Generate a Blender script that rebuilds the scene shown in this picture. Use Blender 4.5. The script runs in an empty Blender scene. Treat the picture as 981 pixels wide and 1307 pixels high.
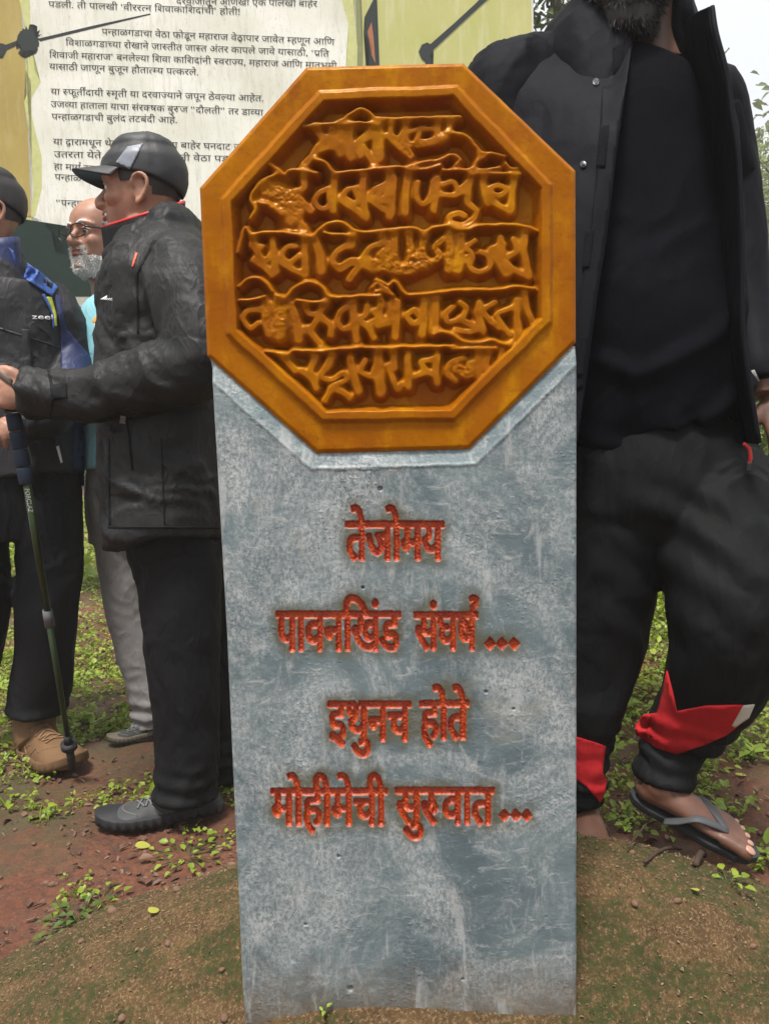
import bpy, bmesh, math, random
import numpy as np
from mathutils import Vector, Matrix, Euler

random.seed(7)
RNG = np.random.default_rng(11)
SC = bpy.context.scene
COL = SC.collection

# ------------------------------------------------------------------ camera
PW, PH, FPX = 981.0, 1307.0, 990.0          # photograph size and focal length in its pixels
cam_d = bpy.data.cameras.new('camera')
cam = bpy.data.objects.new('camera', cam_d)
COL.objects.link(cam)
cam_d.sensor_fit = 'VERTICAL'
cam_d.sensor_height = 24.0
cam_d.lens = 24.0 * FPX / PH
cam_d.clip_start = 0.05
cam_d.clip_end = 600.0
CAMROT = Euler((math.radians(84.0), 0, 0)).to_matrix() @ Matrix.Rotation(math.radians(-1.5), 3, 'Z')
CAMLOC = Vector((0, 0, 1.0))
cam.matrix_world = Matrix.Translation(CAMLOC) @ CAMROT.to_4x4()
SC.camera = cam

# ------------------------------------------------------------------ light
SUN_EL, SUN_AZ = math.radians(71), math.radians(150)
world = bpy.data.worlds.new('World')
SC.world = world
world.use_nodes = True
wn = world.node_tree
bg = wn.nodes['Background']
sky = wn.nodes.new('ShaderNodeTexSky')
sky.sky_type = 'NISHITA'
sky.sun_disc = False
sky.sun_elevation = SUN_EL
sky.sun_rotation = SUN_AZ
sky.dust_density = 4.0
wmix = wn.nodes.new('ShaderNodeMix')
wmix.data_type = 'RGBA'
wmix.inputs[0].default_value = 0.86
# overcast cloud layer: three times as bright overhead as at the horizon
wtc = wn.nodes.new('ShaderNodeTexCoord')
wsep = wn.nodes.new('ShaderNodeSeparateXYZ')
wn.links.new(wtc.outputs['Generated'], wsep.inputs[0])
wrmp = wn.nodes.new('ShaderNodeValToRGB')
wrmp.color_ramp.elements[0].position = 0.0
wrmp.color_ramp.elements[0].color = (0.58, 0.59, 0.60, 1)
wrmp.color_ramp.elements[1].position = 1.0
wrmp.color_ramp.elements[1].color = (1.0, 1.0, 1.0, 1)
wn.links.new(wsep.outputs[2], wrmp.inputs[0])
wsc = wn.nodes.new('ShaderNodeMix')
wsc.data_type = 'RGBA'
wsc.blend_type = 'MULTIPLY'
wsc.inputs[0].default_value = 1.0
wn.links.new(wrmp.outputs[0], wsc.inputs[6])
wsc.inputs[7].default_value = (11.0, 11.2, 11.4, 1)
wn.links.new(wsc.outputs[2], wmix.inputs[7])
wn.links.new(sky.outputs[0], wmix.inputs[6])
wn.links.new(wmix.outputs[2], bg.inputs[0])
bg.inputs[1].default_value = 0.07

sun_d = bpy.data.lights.new('sun', 'SUN')
sun_d.energy = 3.3
sun_d.angle = math.radians(11)
sun_d.color = (1.0, 0.96, 0.9)
sun = bpy.data.objects.new('sun', sun_d)
COL.objects.link(sun)
# light comes from above, behind the camera and a little from the left
sd = Vector((math.cos(SUN_EL) * -0.35, math.cos(SUN_EL) * -0.94, math.sin(SUN_EL)))
sun.rotation_euler = sd.to_track_quat('Z', 'Y').to_euler()

SC.view_settings.view_transform = 'Standard'
SC.view_settings.look = 'None'
SC.view_settings.gamma = 1.0
SC.view_settings.use_curve_mapping = False
SC.view_settings.exposure = 0.9
SC.cycles.use_denoising = True
SC.cycles.max_bounces = 6
SC.cycles.volume_bounces = 1
SC.cycles.transparent_max_bounces = 8

# ------------------------------------------------------------------ helpers
def ray(px, py):
    return CAMROT @ Vector(((px - PW / 2) / FPX, -(py - PH / 2) / FPX, -1.0))

def P(px, py, d):
    """world point seen at photo pixel (px, py), d metres along the optical axis"""
    return CAMLOC + ray(px, py) * d

def on_plane(px, py, o, n):
    r = ray(px, py)
    return CAMLOC + r * ((o - CAMLOC).dot(n) / r.dot(n))

def pxm(d):
    return d / FPX

_perm = np.random.default_rng(3).permutation(256)
_perm = np.concatenate([_perm, _perm, _perm])
_grad = np.random.default_rng(4).normal(size=(256, 3))
_grad /= np.linalg.norm(_grad, axis=1)[:, None]

def noise(p):
    """gradient noise, p (n,3) -> (n,) about -0.7..0.7"""
    p = np.asarray(p, float)
    i = np.floor(p).astype(int)
    f = p - i
    i &= 255
    u = f * f * f * (f * (f * 6 - 15) + 10)
    out = 0
    for dx in (0, 1):
        for dy in (0, 1):
            for dz in (0, 1):
                h = _perm[_perm[_perm[(i[:, 0] + dx) & 255] + ((i[:, 1] + dy) & 255)] + ((i[:, 2] + dz) & 255)]
                g = _grad[h & 255]
                v = (g * (f - np.array([dx, dy, dz]))).sum(1)
                w = (u[:, 0] if dx else 1 - u[:, 0]) * (u[:, 1] if dy else 1 - u[:, 1]) * (u[:, 2] if dz else 1 - u[:, 2])
                out = out + v * w
    return out * 1.5

def fbm(p, oct=4, gain=0.5):
    p = np.asarray(p, float)
    s, a, t = 0, 1.0, 0
    for k in range(oct):
        s = s + a * noise(p * 2 ** k + 17.3 * k)
        t += a
        a *= gain
    return s / t

def smooth01(x):
    x = np.clip(x, 0, 1)
    return x * x * (3 - 2 * x)

def mesh_from(name, V, F):
    me = bpy.data.meshes.new(name)
    V = np.asarray(V, dtype=np.float32)
    if isinstance(F, np.ndarray):
        k = F.shape[1]
        me.vertices.add(len(V))
        me.vertices.foreach_set('co', V.ravel())
        me.loops.add(F.size)
        me.loops.foreach_set('vertex_index', F.astype(np.int32).ravel())
        me.polygons.add(len(F))
        me.polygons.foreach_set('loop_start', np.arange(0, F.size, k, dtype=np.int32))
        me.update(calc_edges=True)
        me.validate()
    else:
        me.from_pydata([tuple(map(float, v)) for v in V], [], F)
        me.update()
    return me

def mk(name, V, F, mat, parent=None, smooth=True):
    me = mesh_from(name, V, F)
    if smooth:
        me.polygons.foreach_set('use_smooth', np.ones(len(me.polygons), dtype=bool))
    o = bpy.data.objects.new(name, me)
    COL.objects.link(o)
    if mat is not None:
        me.materials.append(mat)
    if parent is not None:
        o.parent = parent
        o.matrix_parent_inverse = parent.matrix_world.inverted()
    return o

def thing(name, label, cat, loc=(0, 0, 0), group=None):
    o = bpy.data.objects.new(name, None)
    COL.objects.link(o)
    o.empty_display_size = 0.05
    o.location = loc
    o.matrix_world = Matrix.Translation(Vector(loc))
    o['label'] = label
    o['category'] = cat
    if group:
        o['group'] = group
    return o

def tag(o, label, cat, group=None):
    o['label'] = label
    o['category'] = cat
    if group:
        o['group'] = group
    return o

def copy_tree(o, parent=None):
    c = o.copy()
    COL.objects.link(c)
    if parent is not None:
        c.parent = parent
    for ch in list(o.children):
        copy_tree(ch, c)
    return c

def grid_faces(nr, nc, close_c=False):
    r = np.arange(nr - 1)[:, None]
    m = nc if close_c else nc - 1
    c = np.arange(m)[None, :]
    c2 = (c + 1) % nc
    a = r * nc + c
    b = r * nc + c2
    d = (r + 1) * nc + c
    e = (r + 1) * nc + c2
    return np.stack([a, b, e, d], -1).reshape(-1, 4)

class Geo:
    """collects loose solids before they are fused or linked"""
    def __init__(self):
        self.V, self.F, self.n = [], [], 0
    def add(self, V, F):
        V = np.asarray(V, float).reshape(-1, 3)
        self.V.append(V)
        self.F += [tuple(int(i) + self.n for i in f) for f in F]
        self.n += len(V)
        return self
    def verts(self):
        return np.concatenate(self.V)
    def link(self, name, mat, parent=None, smooth=True):
        return mk(name, self.verts(), self.F, mat, parent, smooth)

def catmull(pts, n):
    """resample control rows (k, m) to n rows with Catmull-Rom"""
    pts = np.asarray(pts, float)
    k = len(pts)
    t = np.linspace(0, k - 1, n)
    i = np.minimum(t.astype(int), k - 2)
    f = (t - i)[:, None]
    p1, p2 = pts[i], pts[i + 1]
    p0 = np.where((i > 0)[:, None], pts[np.maximum(i - 1, 0)], 2 * p1 - p2)
    p3 = np.where((i < k - 2)[:, None], pts[np.minimum(i + 2, k - 1)], 2 * p2 - p1)
    return 0.5 * (2 * p1 + (p2 - p0) * f + (2 * p0 - 5 * p1 + 4 * p2 - p3) * f ** 2 + (3 * p1 - p0 - 3 * p2 + p3) * f ** 3)

def tube(path, n=24, seg=20, ref=(0, 1, 0), power=2.0):
    """closed tube; path rows are (x, y, z, r_side, r_ref); ref is the direction the second radius lies along"""
    path = np.asarray(path, float)
    q = catmull(path, n) if n > len(path) or len(path) > 2 else path
    c = q[:, :3]
    tg = np.gradient(c, axis=0)
    tg /= np.linalg.norm(tg, axis=1)[:, None] + 1e-9
    ref = np.asarray(ref, float)
    v = ref[None, :] - (tg @ ref)[:, None] * tg
    v /= np.linalg.norm(v, axis=1)[:, None] + 1e-9
    u = np.cross(tg, v)
    a = np.linspace(0, 2 * np.pi, seg, endpoint=False)
    ca, sa = np.cos(a), np.sin(a)
    if power != 2.0:
        ca = np.sign(ca) * np.abs(ca) ** (2 / power)
        sa = np.sign(sa) * np.abs(sa) ** (2 / power)
    ring = c[:, None] + u[:, None] * (ca[None, :, None] * q[:, 3][:, None, None]) + v[:, None] * (sa[None, :, None] * q[:, 4][:, None, None])
    V = ring.reshape(-1, 3)
    F = [tuple(f) for f in grid_faces(len(c), seg, True)]
    m = len(V)
    V = np.concatenate([V, c[:1], c[-1:]])
    for j in range(seg):
        F.append((m, (j + 1) % seg, j))
        F.append((m + 1, (len(c) - 1) * seg + j, (len(c) - 1) * seg + (j + 1) % seg))
    return V, F

def pt(px, py, d, r, r2=None):
    """tube row from photo pixel, depth, radius in photo pixels (and depth radius)"""
    p = P(px, py, d)
    k = pxm(d)
    return (p.x, p.y, p.z, r * k, (r if r2 is None else r2) * k)

def ellipsoid(c, r, rot=None, n=20, m=14):
    th = np.linspace(0, np.pi, m)
    ph = np.linspace(0, 2 * np.pi, n, endpoint=False)
    V = np.stack([np.sin(th)[:, None] * np.cos(ph)[None], np.sin(th)[:, None] * np.sin(ph)[None], np.cos(th)[:, None] * np.ones(n)[None]], -1).reshape(-1, 3)
    V = V * np.asarray(r)
    if rot is not None:
        V = V @ np.array(rot).T
    return V + np.asarray(c, float), [tuple(f) for f in grid_faces(m, n, True)]

def box(c, s, rot=None):
    V = np.array([(x, y, z) for x in (-1, 1) for y in (-1, 1) for z in (-1, 1)], float) * np.asarray(s) / 2
    if rot is not None:
        V = V @ np.array(rot).T
    return V + np.asarray(c, float), [(0, 1, 3, 2), (4, 6, 7, 5), (0, 4, 5, 1), (2, 3, 7, 6), (0, 2, 6, 4), (1, 5, 7, 3)]

def fuse(geo, voxel=0.006, smooth=4):
    """voxel-fuse overlapping solids into one continuous skin; returns (V, F quads/tris list)"""
    me = mesh_from('tmp', geo.verts(), geo.F)
    o = bpy.data.objects.new('tmp', me)
    COL.objects.link(o)
    m = o.modifiers.new('r', 'REMESH')
    m.mode = 'VOXEL'
    m.voxel_size = voxel
    if smooth:
        s = o.modifiers.new('s', 'SMOOTH')
        s.factor = 0.5
        s.iterations = smooth
    dg = bpy.context.evaluated_depsgraph_get()
    e = bpy.data.meshes.new_from_object(o.evaluated_get(dg))
    V = np.empty(len(e.vertices) * 3, np.float32)
    e.vertices.foreach_get('co', V)
    V = V.reshape(-1, 3).astype(float)
    F = [tuple(p.vertices) for p in e.polygons]
    if all(len(f) == 4 for f in F):
        F = np.array(F)
    bpy.data.objects.remove(o)
    bpy.data.meshes.remove(me)
    bpy.data.meshes.remove(e)
    return V, F

def normals(V, F):
    me = mesh_from('tmpn', V, F)
    N = np.empty(len(me.vertices) * 3, np.float32)
    me.vertex_normals.foreach_get('vector', N)
    bpy.data.meshes.remove(me)
    return N.reshape(-1, 3).astype(float)

# ------------------------------------------------------------------ materials
class Mat:
    """small node-graph builder"""
    def __init__(self, name, rough=0.6, spec=0.5):
        self.m = bpy.data.materials.new(name)
        self.m.use_nodes = True
        self.t = self.m.node_tree
        self.b = self.t.nodes['Principled BSDF']
        self.b.inputs['Roughness'].default_value = rough
        self.b.inputs['Specular IOR Level'].default_value = spec
        self.co = self.t.nodes.new('ShaderNodeTexCoord').outputs['Object']
    def n(self, kind, **kw):
        x = self.t.nodes.new('ShaderNode' + kind)
        for k, v in kw.items():
            setattr(x, k, v)
        return x
    def link(self, a, b):
        self.t.links.new(a, b)
    def scaled(self, s):
        mp = self.n('Mapping')
        mp.inputs['Scale'].default_value = s
        self.link(self.co, mp.inputs[0])
        return mp.outputs[0]
    def noise(self, scale, detail=5, rough=0.6, vec=None, dist=0.0):
        x = self.n('TexNoise')
        x.inputs['Scale'].default_value = scale
        x.inputs['Detail'].default_value = detail
        x.inputs['Roughness'].default_value = rough
        x.inputs['Distortion'].default_value = dist
        self.link(vec if vec is not None else self.co, x.inputs['Vector'])
        return x.outputs[0]
    def voro(self, scale, feature='F1', vec=None):
        x = self.n('TexVoronoi', feature=feature)
        x.inputs['Scale'].default_value = scale
        self.link(vec if vec is not None else self.co, x.inputs['Vector'])
        return x.outputs[0]
    def ramp(self, f, stops):
        x = self.n('ValToRGB')
        el = x.color_ramp.elements
        while len(el) < len(stops):
            el.new(0.5)
        for e, (p, c) in zip(el, stops):
            e.position = p
            e.color = (c, c, c, 1) if not hasattr(c, '__len__') else (*c, 1)
        self.link(f, x.inputs[0])
        return x.outputs[0]
    def mix(self, f, a, b, mode='MIX'):
        x = self.n('Mix', data_type='RGBA', blend_type=mode)
        for s, v in ((0, f), (6, a), (7, b)):
            if isinstance(v, (int, float)):
                x.inputs[s].default_value = v
            elif isinstance(v, tuple):
                x.inputs[s].default_value = (*v, 1)
            else:
                self.link(v, x.inputs[s])
        return x.outputs[2]
    def math(self, op, a, b=0.5):
        x = self.n('Math', operation=op)
        for s, v in ((0, a), (1, b)):
            if isinstance(v, (int, float)):
                x.inputs[s].default_value = v
            else:
                self.link(v, x.inputs[s])
        return x.outputs[0]
    def attr(self, name):
        x = self.n('Attribute', attribute_name=name)
        return x.outputs['Fac']
    def color(self, c):
        if isinstance(c, tuple):
            self.b.inputs['Base Color'].default_value = (*c, 1)
        else:
            self.link(c, self.b.inputs['Base Color'])
        return self
    def rough(self, r):
        self.link(r, self.b.inputs['Roughness'])
        return self
    def bump(self, h, strength=0.3, dist=0.01):
        x = self.n('Bump')
        x.inputs['Strength'].default_value = strength
        x.inputs['Distance'].default_value = dist
        self.link(h, x.inputs['Height'])
        prev = self.b.inputs['Normal'].links
        if prev:
            self.link(prev[0].from_socket, x.inputs['Normal'])
        self.link(x.outputs[0], self.b.inputs['Normal'])
        return self

def cloth(name, c, c2=None, weave=900.0, rough=0.62, spec=0.35, crease=0.14):
    m = Mat(name, rough, spec)
    a = m.noise(9, 4)
    c2 = c2 or tuple(x * 1.5 for x in c)
    m.color(m.mix(m.ramp(a, [(0.35, 0.0), (0.7, 1.0)]), c, c2))
    m.bump(m.noise(weave, 2), 0.12, 0.001)
    # creases: thin ridges of a warped noise, at two sizes
    for sc_, st_, ds_ in ((13, crease, 0.010), (30, crease * 0.9, 0.005), (62, crease * 0.6, 0.002)):
        r_ = m.math('ABSOLUTE', m.math('SUBTRACT', m.noise(sc_, 2, 0.5, vec=m.scaled((1, 1, 0.42)), dist=0.7), 0.5))
        m.bump(m.ramp(r_, [(0.0, 1.0), (0.035, 0.45), (0.12, 0.0)]), st_, ds_)
    return m.m

def plain(name, c, rough=0.5, spec=0.5, var=0.15, metal=0.0, bump=0.0):
    m = Mat(name, rough, spec)
    m.b.inputs['Metallic'].default_value = metal
    m.color(m.mix(m.noise(30, 4), tuple(x * (1 - var) for x in c), tuple(min(1, x * (1 + var)) for x in c)))
    if bump:
        m.bump(m.noise(260, 4), bump, 0.002)
    return m.m

def skin(name, c, rough=0.48):
    m = Mat(name, rough, 0.4)
    a = m.noise(38, 4)
    b = m.noise(220, 3)
    dark = tuple(x * 0.72 for x in c)
    warm = (min(1, c[0] * 1.16), c[1] * 1.0, c[2] * 0.95)
    m.color(m.mix(m.ramp(a, [(0.3, 0.0), (0.7, 1.0)]), dark, warm))
    m.bump(b, 0.18, 0.0012)
    m.b.inputs['Subsurface Weight'].default_value = 0.12
    m.b.inputs['Subsurface Radius'].default_value = (0.012, 0.005, 0.003)
    return m.m
# ------------------------------------------------------------------ Devanagari lettering set by hand (Blender does not join the letters itself)
_gl = {}
STEM = set('खगघचजञणतथधनपबभमयलवशषस')

def _ink(s):
    cu = bpy.data.curves.new('t', 'FONT')
    cu.body = s
    cu.size = 1.0
    cu.resolution_u = 4
    o = bpy.data.objects.new('t', cu)
    COL.objects.link(o)
    dg = bpy.context.evaluated_depsgraph_get()
    me = bpy.data.meshes.new_from_object(o.evaluated_get(dg))
    me.calc_loop_triangles()
    V = np.array([v.co[:2] for v in me.vertices]).reshape(-1, 2)
    T = np.array([tuple(t.vertices) for t in me.loop_triangles], int).reshape(-1, 3)
    bpy.data.objects.remove(o)
    bpy.data.curves.remove(cu)
    bpy.data.meshes.remove(me)
    return V, T

def glyph(ch):
    if ch not in _gl:
        if ch == ' ':
            _gl[ch] = (np.zeros((0, 2)), np.zeros((0, 3), int), 0.26)
        else:
            V, T = _ink(ch)
            adv = _ink(ch + 'त')[0][:, 0].max() - _ink('त')[0][:, 0].max()
            if ch in '‘’“”':
                adv = V[:, 0].max() + 0.06
            _gl[ch] = (V, T, adv)
    return _gl[ch]

def clip_right(V, T, x):
    """keep the part of a glyph left of x (a half letter)"""
    bm = bmesh.new()
    vs = [bm.verts.new((a, b, 0)) for a, b in V]
    for t in T:
        try:
            bm.faces.new([vs[i] for i in t])
        except ValueError:
            pass
    bmesh.ops.bisect_plane(bm, geom=bm.verts[:] + bm.edges[:] + bm.faces[:], plane_co=(x, 0, 0), plane_no=(1, 0, 0), clear_outer=True)
    bmesh.ops.triangulate(bm, faces=bm.faces[:])
    bm.verts.index_update()
    V2 = np.array([v.co[:2] for v in bm.verts]).reshape(-1, 2)
    T2 = np.array([[v.index for v in f.verts] for f in bm.faces], int).reshape(-1, 3)
    bm.free()
    return V2, T2

def stroke2d(pts, w):
    """flat ribbon through 2-D points"""
    p = np.asarray(pts, float)
    t = np.gradient(p, axis=0)
    t /= np.linalg.norm(t, axis=1)[:, None] + 1e-9
    nrm = np.stack([-t[:, 1], t[:, 0]], 1) * w / 2
    V = np.concatenate([p + nrm, p - nrm])
    k = len(p)
    T = []
    for i in range(k - 1):
        T += [(i, i + 1, k + i), (i + 1, k + i + 1, k + i)]
    return V, np.array(T, int)

VIRAMA = '\u094d'
MARKS = set('\u0902\u0901\u0941\u0942\u0943\u0947\u0948\u094b\u094c\u093e\u0940\u093f')

def layout(text):
    """[(V, T)], width - one line of lettering in em units, headline at 0.622"""
    out = []
    x = 0.0
    i = 0
    def put(V, T, dx, dy=0.0, s=1.0):
        if len(V):
            out.append((V * s + np.array([dx, dy]), T))
    while i < len(text):
        ch = text[i]
        if not ('\u0904' <= ch <= '\u0939'):
            V, T, a = glyph(ch)
            put(V, T, x)
            x += a + (0.0 if ch == ' ' else 0.03)
            i += 1
            continue
        cons = [ch]
        i += 1
        while i + 1 < len(text) and text[i] == VIRAMA:
            cons.append(text[i + 1])
            i += 2
        marks = []
        while i < len(text) and text[i] in MARKS:
            marks.append(text[i])
            i += 1
        reph = len(cons) > 1 and cons[0] == 'र'
        if reph:
            cons = cons[1:]
        if '\u093f' in marks:
            V, T, a = glyph('\u093f')
            put(V, T, x)
            x += a
        for k, c in enumerate(cons):
            last = k == len(cons) - 1
            V, T, a = glyph(c)
            if c == 'र' and k > 0:                          # the slanting foot of a joined ra
                put(*stroke2d([(x - 0.18, 0.22), (x - 0.27, 0.15), (x - 0.36, 0.05)], 0.075), 0)
                continue
            if k > 0 and cons[k - 1] in 'दटठडढहर':           # stacked second letter
                put(V, T, x - 0.42, -0.22, 0.55)
                continue
            if not last and cons[k + 1] != 'र' and c in STEM:
                V2, T2 = clip_right(V, T, a - 0.21)
                put(V2, T2, x)
                x += a - 0.21
            elif not last and c == 'क':
                V2, T2 = clip_right(V, T, a - 0.14)
                put(V2, T2, x)
                x += a - 0.12
            else:
                put(V, T, x)
                x += a
        for m in marks:
            if m == '\u093f':
                continue
            V, T, a = glyph(m)
            if m == '\u0941' and cons[-1] == 'र':
                put(*stroke2d([(x - 0.26, 0.25), (x - 0.15, 0.35), (x - 0.05, 0.36), (x - 0.01, 0.28), (x - 0.06, 0.21)], 0.07), 0)
                x += 0.18
                put(*stroke2d([(x - 0.30, 0.585), (x + 0.03, 0.585)], 0.075), 0)
                continue
            put(V, T, x)
            x += a
        if reph:
            put(*stroke2d([(x - 0.11, 0.62), (x - 0.12, 0.72), (x - 0.03, 0.78), (x - 0.0, 0.86), (x - 0.09, 0.89), (x - 0.17, 0.86)], 0.07), 0)
    return out, x

def raster(tris, x0, y0, w, h, s):
    """fill 2-D triangles [(3,2)] into a boolean grid of pitch s"""
    m = np.zeros((h, w), bool)
    for t in tris:
        q = (t - np.array([x0, y0])) / s
        a, b, c = q
        xa, xb = int(max(0, np.floor(q[:, 0].min()))), int(min(w - 1, np.ceil(q[:, 0].max())))
        ya, yb = int(max(0, np.floor(q[:, 1].min()))), int(min(h - 1, np.ceil(q[:, 1].max())))
        if xb < xa or yb < ya:
            continue
        X, Y = np.meshgrid(np.arange(xa, xb + 1), np.arange(ya, yb + 1))
        def ed(p, r):
            return (r[0] - p[0]) * (Y - p[1]) - (r[1] - p[1]) * (X - p[0])
        e1, e2, e3 = ed(a, b), ed(b, c), ed(c, a)
        m[ya:yb + 1, xa:xb + 1] |= ((e1 >= 0) & (e2 >= 0) & (e3 >= 0)) | ((e1 <= 0) & (e2 <= 0) & (e3 <= 0))
    return m

def dist_to(mask, R):
    """distance in cells to the nearest true cell, capped at R"""
    big = float(R + 1)
    g = np.where(mask, 0.0, big)
    for k in range(1, R + 1):
        g[:, k:] = np.minimum(g[:, k:], np.where(mask[:, :-k], k, big))
        g[:, :-k] = np.minimum(g[:, :-k], np.where(mask[:, k:], k, big))
    g2 = g * g
    o = g2.copy()
    for k in range(1, R + 1):
        o[k:] = np.minimum(o[k:], g2[:-k] + k * k)
        o[:-k] = np.minimum(o[:-k], g2[k:] + k * k)
    return np.minimum(np.sqrt(o), R)

def bilin(A, x, y):
    h, w = A.shape
    x = np.clip(x, 0, w - 1.001)
    y = np.clip(y, 0, h - 1.001)
    i, j = x.astype(int), y.astype(int)
    f, g = x - i, y - j
    return A[j, i] * (1 - f) * (1 - g) + A[j, i + 1] * f * (1 - g) + A[j + 1, i] * (1 - f) * g + A[j + 1, i + 1] * f * g

def blur(A, r, it=3):
    for _ in range(it):
        for ax in (0, 1):
            c = np.cumsum(np.pad(A, [(r + 1, r) if k == ax else (0, 0) for k in (0, 1)], mode='edge'), axis=ax)
            n = A.shape[ax]
            A = (np.take(c, np.arange(2 * r + 1, 2 * r + 1 + n), ax) - np.take(c, np.arange(0, n), ax)) / (2 * r + 1)
    return A
# ------------------------------------------------------------------ the memorial stone: grey slab with a carved ochre seal
Y_ST = 1.0           # face of the slab
Y_SE = 1.002         # outer band of the seal, proud of the slab

def px_plane(px, py, Y):
    px = np.asarray(px, float)
    py = np.asarray(py, float)
    R = np.array(CAMROT)
    d = np.stack([(px - PW / 2) / FPX, -(py - PH / 2) / FPX, -np.ones_like(px)], -1) @ R.T
    k = Y / d[..., 1:2]
    return np.array(CAMLOC) + d * k

OCT = np.array([(391, 84.5), (591, 79.5), (734.5, 217), (735, 437), (599, 573), (404, 578.5), (264, 454), (254.5, 239)], float)
RIM = np.array([(411, 124), (580, 118), (696, 239), (696, 409), (577, 529), (414, 532), (297, 424), (290, 257)], float)

def poly_sd(poly, x, y):
    """signed distance to a convex clockwise (y down) polygon, positive outside"""
    s = np.full(np.shape(x), -1e9)
    for a, b in zip(poly, np.roll(poly, -1, 0)):
        t = (b - a) / np.linalg.norm(b - a)
        s = np.maximum(s, (x - a[0]) * t[1] - (y - a[1]) * t[0])
    return s

# strokes of the seal, traced as polylines: (half width, height mm, points)
def qa(*p): return [(280 + u / 4.459, 100 + v / 4.46) for u, v in p]
def qb(*p): return [(480 + u / 4.0875, 100 + v / 4.088) for u, v in p]
def qc(*p): return [(280 + u / 4.459, 330 + v / 4.46) for u, v in p]
def qd(*p): return [(480 + u / 4.0875, 330 + v / 4.088) for u, v in p]

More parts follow.
